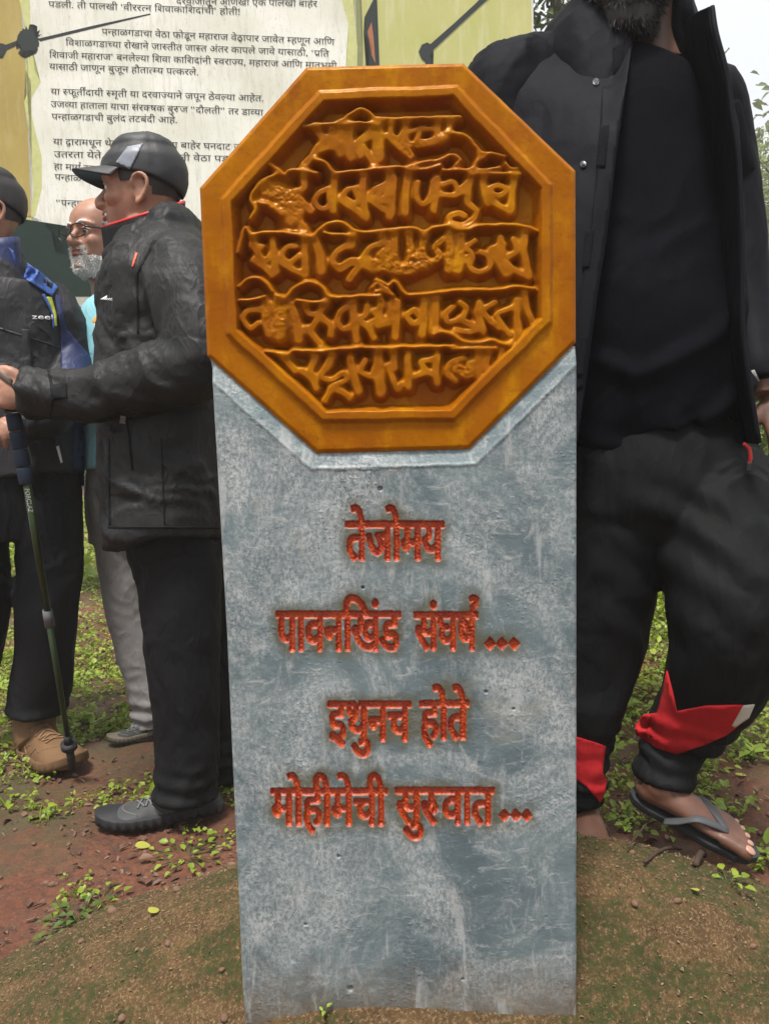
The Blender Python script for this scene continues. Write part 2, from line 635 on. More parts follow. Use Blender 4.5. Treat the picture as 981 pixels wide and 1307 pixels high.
HEAD, BODY = 'h', 'b'
STROKES = [
 # first line
 (HEAD, 3.4, qa((480, 278), (560, 266), (650, 258), (700, 244), (740, 208), (800, 178), (850, 196), (890, 232), (940, 240)) + qb((0, 210), (60, 214), (200, 210), (440, 204))),
 (HEAD, 3.0, qa((720, 262), (800, 255), (900, 262))),
 (BODY, 6, qa((545, 280), (580, 325), (625, 350))),
 (BODY, 6, qa((690, 262), (690, 330), (690, 430))),
 (BODY, 5, qa((640, 300), (650, 350))),
 (BODY, 5.5, qa((610, 350), (560, 395), (530, 440), (485, 485))),
 (BODY, 5.5, qa((560, 400), (620, 390), (680, 400))),
 (BODY, 6.5, qa((740, 270), (738, 340), (745, 450))),
 (BODY, 5, qa((862, 302), (815, 335), (785, 385), (800, 440))),
 (BODY, 5, qa((820, 395), (850, 440), (875, 485))),
 (BODY, 6, qa((900, 280), (905, 360), (905, 455))),
 (BODY, 5, qa((830, 345), (870, 330), (905, 340))),
 (BODY, 7, qb((0, 240), (10, 320), (15, 400))),
 (BODY, 4.5, qb((78, 240), (80, 290), (110, 312), (145, 285))),
 (BODY, 5.5, qb((155, 225), (150, 300), (155, 360), (180, 405))),
 (BODY, 4.5, qb((55, 300), (100, 340), (150, 380))),
 (BODY, 3.8, qb((170, 278), (230, 262), (298, 264))),
 (BODY, 4.0, qb((225, 290), (215, 320), (270, 325), (330, 305))),
 (BODY, 4.0, qb((165, 340), (230, 345), (320, 330), (370, 300))),
 (BODY, 4.5, qb((325, 220), (320, 280), (335, 330))),
 (BODY, 5, qb((385, 225), (365, 300))),
 (HEAD, 4.0, qb((350, 320), (385, 288), (460, 300), (500, 335), (545, 398))),
 (HEAD, 3.5, qb((545, 400), (600, 394), (668, 412))),
 # second line
 (HEAD, 4.0, qb((170, 465), (240, 440), (320, 430), (390, 402), (435, 425), (420, 450))),
 (HEAD, 3.2, qa((550, 465), (600, 480), (650, 535), (720, 536), (870, 520), (981, 508)) + qb((30, 470), (120, 464), (180, 476), (260, 476), (330, 455))),
 (HEAD, 3.4, qb((350, 482), (430, 478), (500, 482), (522, 440), (552, 404))),
 (HEAD, 3.0, qb((500, 482), (560, 482), (640, 466))),
 (HEAD, 3.0, qb((672, 448), (700, 470), (735, 472))),
 (HEAD, 3.0, qb((500, 490), (620, 498), (750, 500))),
 (HEAD, 4.0, qa((285, 490), (330, 520), (370, 552), (400, 530), (460, 524), (550, 542))),
 (HEAD, 3.5, qa((330, 545), (260, 580), (205, 630), (180, 690), (205, 745), (180, 800))),
 (HEAD, 3.5, qa((225, 708), (285, 725), (350, 775))),
 (BODY, 14, qa((270, 640), (340, 660), (400, 740), (410, 800))),
 (BODY, 9, qa((430, 660), (400, 700), (450, 760))),
 (BODY, 5, qa((480, 560), (480, 620), (425, 668), (470, 705), (520, 755))),
 (BODY, 5.5, qa((655, 560), (650, 660), (650, 750))),
 (BODY, 4.5, qa((612, 630), (565, 655), (545, 705), (585, 742), (630, 715), (622, 650))),
 (BODY, 5.5, qa((820, 560), (815, 660), (830, 770))),
 (BODY, 4.5, qa((775, 622), (725, 635), (710, 675), (760, 712), (790, 690), (770, 640))),
 (BODY, 5, qa((690, 690), (760, 740), (830, 790))),
 (BODY, 5.5, qa((965, 540), (965, 660), (975, 770))),
 (BODY, 4.5, qa((945, 608), (885, 630), (865, 670), (920, 700), (955, 665))),
 (BODY, 4.5, qa((860, 690), (920, 740), (970, 750))),
 (BODY, 5, qb((95, 520), (85, 600), (70, 720))),
 (BODY, 4.5, qb((50, 560), (20, 590), (15, 620), (50, 630), (60, 590))),
 (BODY, 6, qb((165, 510), (155, 600), (150, 700))),
 (BODY, 4.5, qb((215, 540), (212, 620), (245, 655), (282, 620), (300, 540))),
 (BODY, 5.5, qb((315, 520), (310, 600), (300, 690))),
 (BODY, 4.5, qb((345, 555), (400, 540), (430, 578), (470, 545))),
 (BODY, 4.5, qb((340, 605), (400, 610), (450, 590))),
 (BODY, 5, qb((495, 510), (480, 600), (480, 650), (520, 690), (505, 735), (445, 765), (392, 750), (390, 718), (430, 705), (460, 718))),
 (BODY, 5.5, qb((560, 510), (560, 570), (580, 650))),
 (BODY, 4.5, qb((640, 555), (600, 572), (610, 608), (655, 605), (675, 575), (640, 556))),
 (BODY, 5, qb((590, 605), (620, 650), (690, 690))),
 (BODY, 5.5, qb((720, 505), (712, 590), (705, 680))),
 # third line
 (HEAD, 3.4, qa((110, 990), (125, 920), (150, 852), (185, 890), (260, 878), (380, 880), (450, 892), (525, 900), (570, 862), (620, 828), (700, 822), (760, 868), (840, 878), (981, 868)) + qb((0, 800), (120, 787), (200, 784), (250, 806), (300, 780), (370, 772), (430, 788), (480, 790), (540, 770), (700, 766), (790, 778), (830, 795))),
 (HEAD, 3.0, qa((600, 880), (660, 890), (760, 895))),
 (BODY, 6.5, qa((475, 845), (480, 865))),
 (BODY, 5, qa((190, 950), (240, 960))),
 (BODY, 5, qa((190, 905), (200, 960), (250, 1035), (290, 1010))),
 (BODY, 5.5, qa((300, 930), (310, 1010), (320, 1100))),
 (BODY, 5.5, qc((195, 10), (250, 45), (300, 90))),
 (BODY, 4.5, qa((430, 955), (380, 965), (355, 1020), (400, 1050), (450, 1010))),
 (BODY, 5, qa((350, 1040), (400, 1080), (470, 1110))),
 (BODY, 5.5, qa((485, 930), (485, 1010), (490, 1110))),
 (BODY, 7, qa((545, 930), (570, 1010), (580, 1100))),
 (BODY, 5, qa((740, 945), (670, 985), (645, 1045), (690, 1085), (750, 1040), (795, 1050))),
 (BODY, 6, qa((760, 900), (750, 950))),
 (BODY, 5.5, qc((680, 50), (760, 25), (790, 50), (740, 115))),
 (BODY, 5, qa((920, 940), (850, 970), (825, 1030), (860, 1080), (930, 1060))),
 (BODY, 9, qc((840, 20), (900, 40), (960, 30))),
 (BODY, 5, qb((30, 830), (60, 880), (20, 920))),
 (BODY, 6, qb((95, 820), (95, 900), (90, 990))),
 (BODY, 6, qb((170, 820), (180, 900), (180, 1000))),
 (BODY, 9, qb((60, 950), (130, 1000), (240, 960))),
 (BODY, 5.5, qb((250, 820), (240, 900), (240, 980))),
 (BODY, 5, qb((345, 840), (310, 880), (330, 930), (290, 960))),
 (BODY, 6, qb((380, 820), (385, 900), (380, 1000))),
 (BODY, 6, qb((440, 830), (440, 900), (430, 1000))),
 (BODY, 4.5, qb((515, 845), (475, 880), (495, 915), (460, 950))),
 (BODY, 4.5, qb((545, 905), (585, 930), (590, 985), (540, 1010), (490, 985), (500, 940))),
 (BODY, 5, qb((650, 830), (640, 870), (600, 890), (640, 900))),
 (BODY, 5.5, qb((660, 870), (650, 940), (680, 1020))),
 (BODY, 5, qb((720, 840), (730, 900), (690, 930))),
 (BODY, 6, qb((775, 810), (770, 900), (790, 1010))),
 (BODY, 5, qb((610, 910), (660, 990), (690, 1010))),
 (BODY, 4.5, qd((680, 30), (740, 70), (800, 100))),
 # fourth line
 (HEAD, 3.4, qc((115, 160), (160, 122), (220, 112), (270, 145), (300, 185))),
 (HEAD, 3.0, qc((115, 240), (180, 236), (255, 218))),
 (HEAD, 3.4, qc((330, 215), (380, 222), (430, 165), (510, 135), (580, 160), (620, 215), (700, 222), (800, 214), (910, 214))),
 (HEAD, 3.4, qc((870, 165), (900, 145), (950, 190), (981, 205)) + qd((0, 115), (60, 140), (100, 125), (140, 175), (180, 190), (300, 182), (440, 165), (620, 165), (720, 148), (825, 160))),
 (HEAD, 3.0, qd((0, 170), (60, 165))),
 (HEAD, 3.0, qc((440, 240), (520, 250), (600, 245))),
 (BODY, 4.5, qc((235, 290), (160, 300), (135, 345), (175, 395), (215, 370))),
 (BODY, 6, qc((265, 260), (265, 340), (280, 430))),
 (BODY, 11, qc((330, 260), (345, 330), (340, 430))),
 (BODY, 7, qc((400, 270), (430, 330), (450, 460))),
 (BODY, 5, qc((490, 275), (510, 310), (560, 330), (520, 400), (490, 410))),
 (BODY, 5, qc((500, 400), (540, 450), (575, 490))),
 (BODY, 5.5, qc((610, 250), (570, 320), (630, 380), (635, 435))),
 (BODY, 5, qc((720, 280), (685, 310), (675, 360), (700, 400), (760, 390))),
 (BODY, 6, qc((760, 260), (765, 350), (780, 460))),
 (BODY, 5, qc((840, 270), (830, 320), (800, 350), (850, 400), (875, 450))),
 (BODY, 5, qc((860, 370), (900, 340), (880, 300))),
 (BODY, 5.5, qc((920, 250), (915, 330), (960, 360))),
 (BODY, 5, qd((75, 240), (75, 290), (50, 335), (10, 350))),
 (BODY, 6, qd((110, 230), (105, 320), (100, 410))),
 (BODY, 5, qd((200, 270), (160, 300), (195, 340), (230, 310), (200, 275))),
 (BODY, 6, qd((250, 230), (250, 320), (240, 400))),
 (BODY, 6, qd((310, 220), (310, 300), (305, 360))),
 (BODY, 4.5, qd((395, 255), (365, 290), (375, 330), (430, 320))),
 (BODY, 5, qd((440, 230), (470, 265), (450, 320), (510, 350), (480, 340))),
 (BODY, 4.5, qd((415, 372), (480, 385), (540, 370))),
 (BODY, 5, qd((540, 230), (530, 300), (560, 380))),
 (BODY, 4.5, qd((620, 228), (560, 270), (590, 320), (640, 360))),
 (BODY, 4.5, qd((720, 255), (660, 275), (630, 300), (680, 380), (700, 395))),
 (BODY, 5.5, qd((735, 220), (735, 320), (745, 400), (710, 445))),
 (BODY, 5, qd((775, 190), (790, 270), (820, 350))),
 # fifth line
 (HEAD, 3.8, qd((300, 395), (340, 385), (400, 400), (450, 435), (520, 440), (600, 428), (640, 442), (690, 450))),
 (HEAD, 3.2, qc((265, 530), (380, 545), (430, 525), (560, 530), (640, 520), (800, 508), (981, 512)) + qd((0, 470), (150, 462), (400, 460))),
 (HEAD, 3.0, qd((400, 470), (520, 470), (620, 470))),
 (BODY, 5.5, qc((370, 560), (400, 600), (430, 640))),
 (BODY, 5, qc((470, 640), (530, 690), (550, 740))),
 (BODY, 5.5, qc((540, 570), (520, 640), (540, 690))),
 (BODY, 4.5, qc((620, 600), (580, 670), (640, 690), (700, 655), (720, 690), (650, 730), (600, 810))),
 (BODY, 5, qc((640, 740), (700, 760), (740, 795))),
 (BODY, 5.5, qc((640, 560), (610, 620))),
 (BODY, 6, qc((745, 570), (760, 660), (790, 760))),
 (BODY, 4.5, qc((830, 580), (805, 640), (860, 670), (885, 640))),
 (BODY, 5.5, qc((900, 560), (900, 660), (915, 770))),
 (BODY, 5.5, qd((10, 500), (20, 600), (30, 690))),
 (BODY, 5, qd((65, 560), (80, 610), (110, 680), (130, 660))),
 (BODY, 5.5, qd((90, 500), (95, 570))),
 (BODY, 5.5, qd((165, 510), (165, 590), (170, 670))),
 (BODY, 5, qd((300, 528), (240, 540), (250, 590), (205, 615))),
 (BODY, 5.5, qd((320, 510), (310, 590), (320, 650))),
 (BODY, 4.5, qd((250, 590), (290, 600))),
 (BODY, 4.5, qd((455, 520), (390, 545), (370, 600), (410, 640))),
 (BODY, 9, qd((430, 580), (480, 600), (500, 560))),
 (BODY, 5.5, qd((535, 490), (530, 560), (540, 620))),
 (BODY, 5.5, qd((585, 490), (575, 560), (590, 600))),
 (BODY, 5, qd((660, 490), (640, 540))),
]

def seal_height(x, y):
    """relief of the seal in mm, x/y in photo pixels"""
    n = len(x)
    q = np.stack([x, y, np.zeros(n)], 1)
    s = poly_sd(RIM, x, y)
    so = poly_sd(OCT, x, y)
    wob = fbm(q / 46.0, 3) * 2.2 + fbm(q / 12.0, 2) * 0.7
    s = s + wob * 0.8
    # raised rim, sunken field
    h = 5.5 * (1 - smooth01((s - 3) / 7.0))
    h -= 24.0 * smooth01((-s - 5) / 9.0)
    inside = s < -2
    ix = np.where(inside)[0]
    xi, yi = x[ix] + fbm(q[ix] / 13.0 + 5, 2) * 1.3, y[ix] + fbm(q[ix] / 13.0 + 31, 2) * 1.3
    ph = np.zeros(len(ix))
    pb = np.zeros(len(ix))
    for kind, w, pts in STROKES:
        p = np.array(pts)
        if len(p) > 2:
            p = catmull(p, len(p) * 5)
        lo, hi = p.min(0) - 16, p.max(0) + 16
        sel = np.where((xi > lo[0]) & (xi < hi[0]) & (yi > lo[1]) & (yi < hi[1]))[0]
        if not len(sel):
            continue
        X, Y = xi[sel], yi[sel]
        d = np.full(len(sel), 1e9)
        for a, b in zip(p[:-1], p[1:]):
            ab = b - a
            L = ab @ ab + 1e-9
            t = np.clip(((X - a[0]) * ab[0] + (Y - a[1]) * ab[1]) / L, 0, 1)
            d = np.minimum(d, np.hypot(X - a[0] - t * ab[0], Y - a[1] - t * ab[1]))
        if kind == HEAD:
            w_ = w * 1.45
            prof = 1 - smooth01((d - w_ * 0.10) / (w_ * 1.6 + 1.5))
            ph[sel] = 1 - (1 - ph[sel]) * (1 - prof)
        else:
            w = w * 1.28
            prof = 1 - smooth01((d - w * 0.40) / (w * 0.95 + 3.0))
            pb[sel] = 1 - (1 - pb[sel]) * (1 - prof)
    acc = -20.5 + 20.0 * (1 - (1 - pb) * (1 - ph)) + 3.4 * ph + 0.9 * pb * fbm(q[ix] / 16.0 + 70, 2)
    # crumbled places
    for cx, cy, r, a in ((360, 250, 20, 5), (545, 330, 24, 5.0), (497, 345, 16, 4), (352, 405, 16, 4), (590, 478, 14, 4.5), (600, 185, 26, 3), (530, 205, 22, 3)):
        g = np.exp(-((xi - cx) ** 2 + (yi - cy) ** 2) / (2 * r * r))
        acc += g * (fbm(q[ix] / 7.0 + 9, 4) * a * 0.6 - 0.5) * (acc > -15)
    acc += fbm(q[ix] / 20.0 + 50, 3) * 0.6
    h[ix] = np.maximum(h[ix], acc) if False else np.where(s[ix] > -14, np.maximum(h[ix], acc), acc)
    h += fbm(q / 30.0 + 3, 3) * 0.7 + fbm(q / 5.0 + 8, 2) * 0.16
    h -= 3.0 * smooth01((so + 7) / 7.0) ** 2                  # rounded outer arris
    return h

stone = thing('memorial_stone', 'grey painted memorial slab with red carved lettering under an ochre octagonal seal', 'memorial stone', (0.03, 1.06, 0.2))

# seal: rings of the octagon
cen = np.array([494.0, 330.0])
NP_, NR_ = 1200, 260
per = []
seg = np.linalg.norm(np.roll(OCT, -1, 0) - OCT, axis=1)
tt = np.concatenate([[0], np.cumsum(seg)])
u = np.linspace(0, tt[-1], NP_, endpoint=False)
for v in u:
    k = np.searchsorted(tt, v, 'right') - 1
    f = (v - tt[k]) / seg[k]
    per.append(OCT[k] * (1 - f) + OCT[(k + 1) % 8] * f)
per = np.array(per)
rr = np.linspace(0.004, 1.0, NR_)
G = cen[None, None] + (per - cen)[None] * rr[:, None, None]
gx, gy = G[..., 0].ravel(), G[..., 1].ravel()
H = seal_height(gx, gy) * 0.001
SV = px_plane(gx, gy, Y_SE)
SV[:, 1] -= H
back = SV[-NP_:].copy()
back[:, 1] = Y_SE + 0.085
SF = [tuple(f) for f in grid_faces(NR_, NP_, True)]
nb = len(SV)
for j in range(NP_):
    j2 = (j + 1) % NP_
    SF.append(((NR_ - 1) * NP_ + j, (NR_ - 1) * NP_ + j2, nb + j2, nb + j))
SV = np.concatenate([SV, back])
SF.append(tuple(range(NP_))[::-1])
SF.append(tuple(nb + j for j in range(NP_)))

m = Mat('ochre_paint', 0.42, 0.3)
m.b.inputs['Specular Tint'].default_value = (1.0, 0.66, 0.2, 1)
c = m.mix(m.ramp(m.noise(9, 5), [(0.35, 0.0), (0.65, 1.0)]), (0.34, 0.116, 0.0003), (0.24, 0.064, 0.0006))
c = m.mix(m.ramp(m.noise(26, 5, vec=m.scaled((1, 1, 0.5))), [(0.52, 0.0), (0.72, 0.65)]), c, (0.50, 0.22, 0.001))
c = m.mix(m.ramp(m.noise(5, 4), [(0.56, 0.0), (0.7, 0.55)]), c, (0.26, 0.058, 0.004))
c = m.mix(m.ramp(m.noise(70, 7, 0.8, vec=m.scaled((0.6, 1, 1.6)), dist=1.0), [(0.54, 0.0), (0.64, 0.6)]), c, (0.16, 0.045, 0.006))
c = m.mix(m.ramp(m.voro(95), [(0.03, 0.8), (0.075, 0.0)]), c, (0.10, 0.045, 0.015))
m.color(c)
m.rough(m.ramp(m.noise(40, 4), [(0.3, 0.26), (0.7, 0.44)]))
m.bump(m.noise(120, 4), 0.25, 0.0025)
m.bump(m.noise(16, 3, vec=m.scaled((4, 4, 1))), 0.2, 0.003)
mk('seal', SV, SF, m.m, stone)

# slab with cut letters
LINES = [  # text, x left, x right, headline y, foot y
    ('तेजोमय', 442, 565, 667, 714),
    ('पावनखिंड', 354, 510, 782, 830), ('संघर्ष', 530, 609, 783, 829),
    ('इथुनच', 420, 523, 897, 945), ('होते', 537, 597, 896, 943),
    ('मोहीमेची', 347, 493, 1008, 1053), ('सुरुवात', 506, 629, 1007, 1052),
]
RX0, RY0, RS = 330.0, 630.0, 0.5
RW, RH = 720, 920
tris = []
for txt, xl, xr, yh, yf in LINES:
    parts, w = layout(txt)
    allv = np.concatenate([V for V, T in parts])
    a, b = allv[:, 0].min(), allv[:, 0].max()
    sx, sy = (xr - xl) / (b - a), (yf - yh) / 0.622
    for V, T in parts:
        q = np.stack([xl + (V[:, 0] - a) * sx, yf - V[:, 1] * sy], 1)
        tris += [q[t] for t in T]
for x, y in ((625, 822), (640.5, 822), (656, 822), (643.5, 1041), (658, 1041), (672, 1041)):
    tris.append(np.array([(x - 5, y), (x, y - 6), (x + 5, y)]))
    tris.append(np.array([(x - 5, y), (x, y + 6), (x + 5, y)]))
MK = raster(tris, RX0, RY0, RW, RH, RS)
qq = np.stack(np.meshgrid(np.arange(RW) * RS, np.arange(RH) * RS) + [np.zeros((RH, RW))], -1).reshape(-1, 3)
sdf = (dist_to(MK, 24) - dist_to(~MK, 14)) * RS
sdf = blur(sdf, 1, 2) + (fbm(qq / 3.5, 2) * 1.0 + fbm(qq / 11, 2) * 0.7).reshape(RH, RW) - 2.35
near = blur((dist_to(MK, 24) < 20).astype(float), 9, 3)

EL = [(262, 440), (270, 470), (289, 800), (312, 1312)]
def edge_l(y): return np.interp(y, [e[1] for e in EL], [e[0] for e in EL])
NRW, NCW = 930, 470
yy = np.linspace(441, 1325, NRW)
ss = np.linspace(0, 1, NCW)
XX = edge_l(yy)[:, None] * (1 - ss)[None] + 735.5 * ss[None]
YY = np.repeat(yy[:, None], NCW, 1)
fx, fy = XX.ravel(), YY.ravel()
q = np.stack([fx, fy, np.zeros_like(fx)], 1)
sd = bilin(sdf, (fx - RX0) / RS, (fy - RY0) / RS)
nr = bilin(near, (fx - RX0) / RS, (fy - RY0) / RS)
out_r = (fx < RX0) | (fx > RX0 + RW * RS - 1) | (fy < RY0) | (fy > RY0 + RH * RS - 1)
sd[out_r] = 12
nr[out_r] = 0
rough = 0.45 + 0.55 * smooth01(fbm(q / 120 + 4, 3) * 1.6 + 0.55)
h = fbm(q / 55, 3) * 0.8
h += fbm(q / 9 + 7, 3) * 0.42 * rough + fbm(q / 3.2 + 2, 2) * 0.2 * rough
h += 0.5 * smooth01((fbm(np.stack([fx / 5.0, fy / 3.6, fx * 0], 1) + 40, 3) - 0.12) * 4) * smooth01((fbm(q / 70 + 90, 2) - 0.02) * 4)
pits = noise(q / 2.6 + 11)
h -= 2.2 * smooth01((pits - 0.74) / 0.1)
for px_, py_, r_ in ((485, 624, 2.6), (463, 750, 1.8), (620, 883, 2), (432, 1093, 2), (520, 705, 1.6), (447, 1262, 3.2), (655, 905, 1.6), (590, 1250, 1.6), (390, 1180, 1.7)):
    h -= 4.0 * (1 - smooth01(np.hypot(fx - px_, fy - py_) / r_ - 0.5))
cut = smooth01((-sd + 0.4) / 2.6)
h = h * (1 - 0.35 * cut) - 5.2 * cut + cut * fbm(q / 2.6 + 60, 3) * 2.4
so = poly_sd(OCT, fx, fy) + fbm(q / 30, 2) * 1.5
h += 0.9 * np.exp(-((so - 20) / 2.4) ** 2)
h -= 6.5 * np.clip((19 - so) / 17.0, 0, 1) + 60 * smooth01((-3 - so) / 8.0)
e = np.minimum(fx - edge_l(fy), 735.5 - fx) + fbm(q / 14 + 3, 3) * 1.6
h -= 2.4 * (1 - smooth01(e / 4.0)) ** 2
BV = px_plane(fx, fy, Y_ST)
BV[:, 1] -= h * 0.001
BF = [tuple(f) for f in grid_faces(NRW, NCW)]
ring = [j for j in range(NCW)] + [i * NCW + NCW - 1 for i in range(1, NRW)] + [(NRW - 1) * NCW + j for j in range(NCW - 2, -1, -1)] + [i * NCW for i in range(NRW - 2, 0, -1)]
bk = BV[ring].copy()
bk[:, 1] = Y_ST + 0.11
nb = len(BV)
L = len(ring)
for j in range(L):
    j2 = (j + 1) % L
    BF.append((ring[j], nb + j, nb + j2, ring[j2]))
BF.append(tuple(nb + j for j in range(L)))
BV = np.concatenate([BV, bk])

m = Mat('grey_blue_paint', 0.5, 0.5)
c = m.mix(m.ramp(m.noise(7, 6, 0.65), [(0.38, 0.0), (0.62, 1.0)]), (0.078, 0.112, 0.126), (0.135, 0.18, 0.193))
broad = m.ramp(m.noise(5.5, 9, 0.74, dist=0.9), [(0.43, 0.0), (0.62, 1.0)])
chalk = m.math('MULTIPLY', broad, m.ramp(m.noise(210, 6, 0.85, vec=m.scaled((1.0, 1, 0.6))), [(0.44, 0.0), (0.56, 1.0)]))
c = m.mix(m.math('MULTIPLY', chalk, 0.66), c, (0.56, 0.58, 0.57))
c = m.mix(m.math('MULTIPLY', broad, 0.2), c, (0.36, 0.38, 0.38))
rub = m.ramp(m.noise(38, 8, 0.8, vec=m.scaled((0.55, 1, 1.5)), dist=1.4), [(0.55, 0.0), (0.63, 1.0)])
c = m.mix(m.math('MULTIPLY', rub, 0.38), c, (0.50, 0.52, 0.51))
mud = m.n('Mapping'); sp_ = m.n('SeparateXYZ'); m.link(m.co, sp_.inputs[0])
zz = m.math('ADD', sp_.outputs[2], m.math('MULTIPLY', m.noise(30, 6, 0.75), 0.16))
c = m.mix(m.ramp(zz, [(0.255, 0.85), (0.36, 0.0)]), c, (0.12, 0.085, 0.05))
streak = m.ramp(m.noise(17, 5, 0.7, vec=m.scaled((1.6, 1, 0.45)), dist=0.6), [(0.56, 0.0), (0.66, 0.55)])
c = m.mix(streak, c, (0.40, 0.42, 0.42))
c = m.mix(m.ramp(m.noise(5, 6, 0.7, dist=0.8), [(0.6, 0.0), (0.72, 0.5)]), c, (0.33, 0.31, 0.26))
gr = m.math('MULTIPLY', m.attr('grime'), m.ramp(m.noise(24, 5, 0.7), [(0.36, 0.0), (0.54, 0.92)]))
c = m.mix(gr, c, (0.075, 0.072, 0.04))
c = m.mix(m.ramp(m.voro(70), [(0.03, 0.85), (0.06, 0.0)]), c, (0.03, 0.03, 0.03))
red = m.mix(m.ramp(m.noise(60, 5), [(0.35, 0.0), (0.7, 1.0)]), (0.30, 0.026, 0.004), (0.46, 0.062, 0.005))
red = m.mix(m.ramp(m.noise(190, 4), [(0.54, 0.0), (0.68, 0.75)]), red, (0.10, 0.02, 0.012))
c = m.mix(m.attr('red_paint'), c, red)
m.color(c)
m.rough(m.ramp(m.noise(50, 4), [(0.3, 0.36), (0.7, 0.62)]))
m.bump(m.noise(420, 4, 0.7), 0.3, 0.0012)
slab = mk('slab', BV, BF, m.m, stone)
for nm, arr in (('red_paint', smooth01((-sd + 0.35) / 0.55)), ('grime', np.clip(nr, 0, 1))):
    a = slab.data.attributes.new(nm, 'FLOAT', 'POINT')
    a.data.foreach_set('value', np.concatenate([arr, np.zeros(L)]).astype(np.float32))
# ------------------------------------------------------------------ ground
def sst(x): return smooth01(x)

def ground_z(x, y):
    x = np.asarray(x, float); y = np.asarray(y, float)
    z = 0.085 + 0.115 * sst((x + 0.25) / 0.8)
    right = sst((x + 0.2 + 0.02 * y) / 1.1)
    z = z + right * (0.13 * np.clip(y - 1.5, 0, 9) + 0.05 * np.clip(y - 10.5, 0, 200))
    z = z - 0.05 * sst((y - 2.24) / 0.2) * (1 - sst((x + 0.35) / 0.3))
    z = z - 0.3 * sst((1.2 - y) / 0.45)
    z = z - (1 - right) * (0.032 * np.clip(y - 5, 0, 30))
    q = np.stack([x, y, x * 0], -1).reshape(-1, 3)
    lump = (fbm(q * 1.7, 3) * 0.05 + fbm(q * 7 + 3, 3) * 0.016).reshape(z.shape)
    far = np.clip(np.hypot(x, y) / 30, 0, 1)
    return z + lump + (fbm(q * 0.05 + 9, 2) * 6).reshape(z.shape) * far * sst((np.hypot(x, y) - 25) / 60)

def axis(a, b, n, c, k):
    t = np.linspace(np.arcsinh((a - c) * k), np.arcsinh((b - c) * k), n)
    return np.sinh(t) / k + c

gx_ = axis(-160, 160, 420, 0.0, 1.6)
gy_ = axis(-30, 260, 420, 1.8, 1.6)
GX, GY = np.meshgrid(gx_, gy_)
q = np.stack([GX, GY, GX * 0], -1).reshape(-1, 3)
GZ = ground_z(GX, GY) + (fbm(q * 26 + 5, 3) * 0.006).reshape(GX.shape)
m = Mat('red_soil', 0.85, 0.3)
c = m.mix(m.ramp(m.noise(4, 5), [(0.35, 0.0), (0.65, 1.0)]), (0.105, 0.036, 0.019), (0.18, 0.068, 0.036))
c = m.mix(m.ramp(m.noise(45, 6, 0.75), [(0.4, 0.0), (0.62, 1.0)]), c, (0.075, 0.036, 0.024))
c = m.mix(m.ramp(m.noise(160, 4, 0.7), [(0.6, 0.0), (0.68, 0.75)]), c, (0.26, 0.14, 0.09))
c = m.mix(m.ramp(m.noise(1.3, 5, 0.7), [(0.5, 0.0), (0.62, 0.8)]), c, (0.07, 0.065, 0.03))
m.color(c)
m.rough(m.ramp(m.noise(14, 4), [(0.35, 0.45), (0.6, 0.95)]))
m.bump(m.noise(60, 6, 0.7), 0.7, 0.012)
m.bump(m.noise(330, 4, 0.7), 0.5, 0.003)
g = mk('ground', np.stack([GX, GY, GZ], -1).reshape(-1, 3), grid_faces(420, 420), m.m)
g['kind'] = 'structure'

# mossy earth and cement mound the slab stands in
def mound_z(x, y):
    x = np.asarray(x, float); y = np.asarray(y, float)
    dx = (x - 0.1) / np.where(x < 0.1, 0.272, 0.28)
    dy = (y - 1.2) / np.where(y < 1.2, 0.109, 0.12)
    z = 0.352 - 0.12 * (np.sqrt(1 + dx ** 2 + dy ** 2) - 1)
    z = z - (0.006 + 0.028 * sst((x + 0.15) / 0.4)) * sst((1.12 - y) / 0.12)
    q = np.stack([x, y, x * 0], -1).reshape(-1, 3)
    return z + (fbm(q * 5 + 2, 3) * 0.012).reshape(z.shape)

mx = np.linspace(-1.15, 1.2, 820)
my = np.linspace(0.62, 1.72, 520)
MX, MY = np.meshgrid(mx, my)
q = np.stack([MX, MY, MX * 0], -1).reshape(-1, 3)
MZ = mound_z(MX, MY) + (fbm(q * 34, 4) * 0.005 + fbm(q * 130 + 3, 3) * 0.0032 + np.abs(fbm(q * np.array([210, 95, 1]) + 8, 2)) * 0.0022).reshape(MX.shape)
m = Mat('mossy_cement', 0.9, 0.3)
c = m.mix(m.ramp(m.noise(26, 6, 0.75), [(0.36, 0.0), (0.64, 1.0)]), (0.060, 0.033, 0.012), (0.125, 0.071, 0.027))
c = m.mix(m.ramp(m.noise(230, 5, 0.75), [(0.5, 0.0), (0.64, 0.9)]), c, (0.26, 0.175, 0.095))
c = m.mix(m.ramp(m.noise(180, 5, 0.75, vec=m.scaled((1, 0.5, 1))), [(0.52, 0.0), (0.64, 0.85)]), c, (0.07, 0.042, 0.02))
moss = m.math('MULTIPLY', m.ramp(m.noise(6.5, 6, 0.72, vec=m.scaled((0.75, 1.6, 1))), [(0.45, 0.0), (0.54, 1.0)]), m.ramp(m.noise(90, 5, 0.75), [(0.4, 0.0), (0.53, 1.0)]))
mossc = m.mix(m.noise(34, 4), (0.016, 0.022, 0.007), (0.055, 0.066, 0.012))
c = m.mix(m.math('MULTIPLY', moss, 0.9), c, mossc)
m.color(c)
m.bump(m.noise(150, 6, 0.75), 0.8, 0.006)
m.bump(m.noise(520, 3, 0.7), 0.5, 0.002)
g = mk('mound', np.stack([MX, MY, MZ], -1).reshape(-1, 3), grid_faces(520, 820), m.m)
g['kind'] = 'structure'

def top_z(x, y):
    g_ = ground_z(x, y)
    inside = (np.asarray(y) > 0.62) & (np.asarray(y) < 1.72) & (np.abs(x) < 1.15)
    return np.where(inside, np.maximum(g_, mound_z(x, y)), g_)

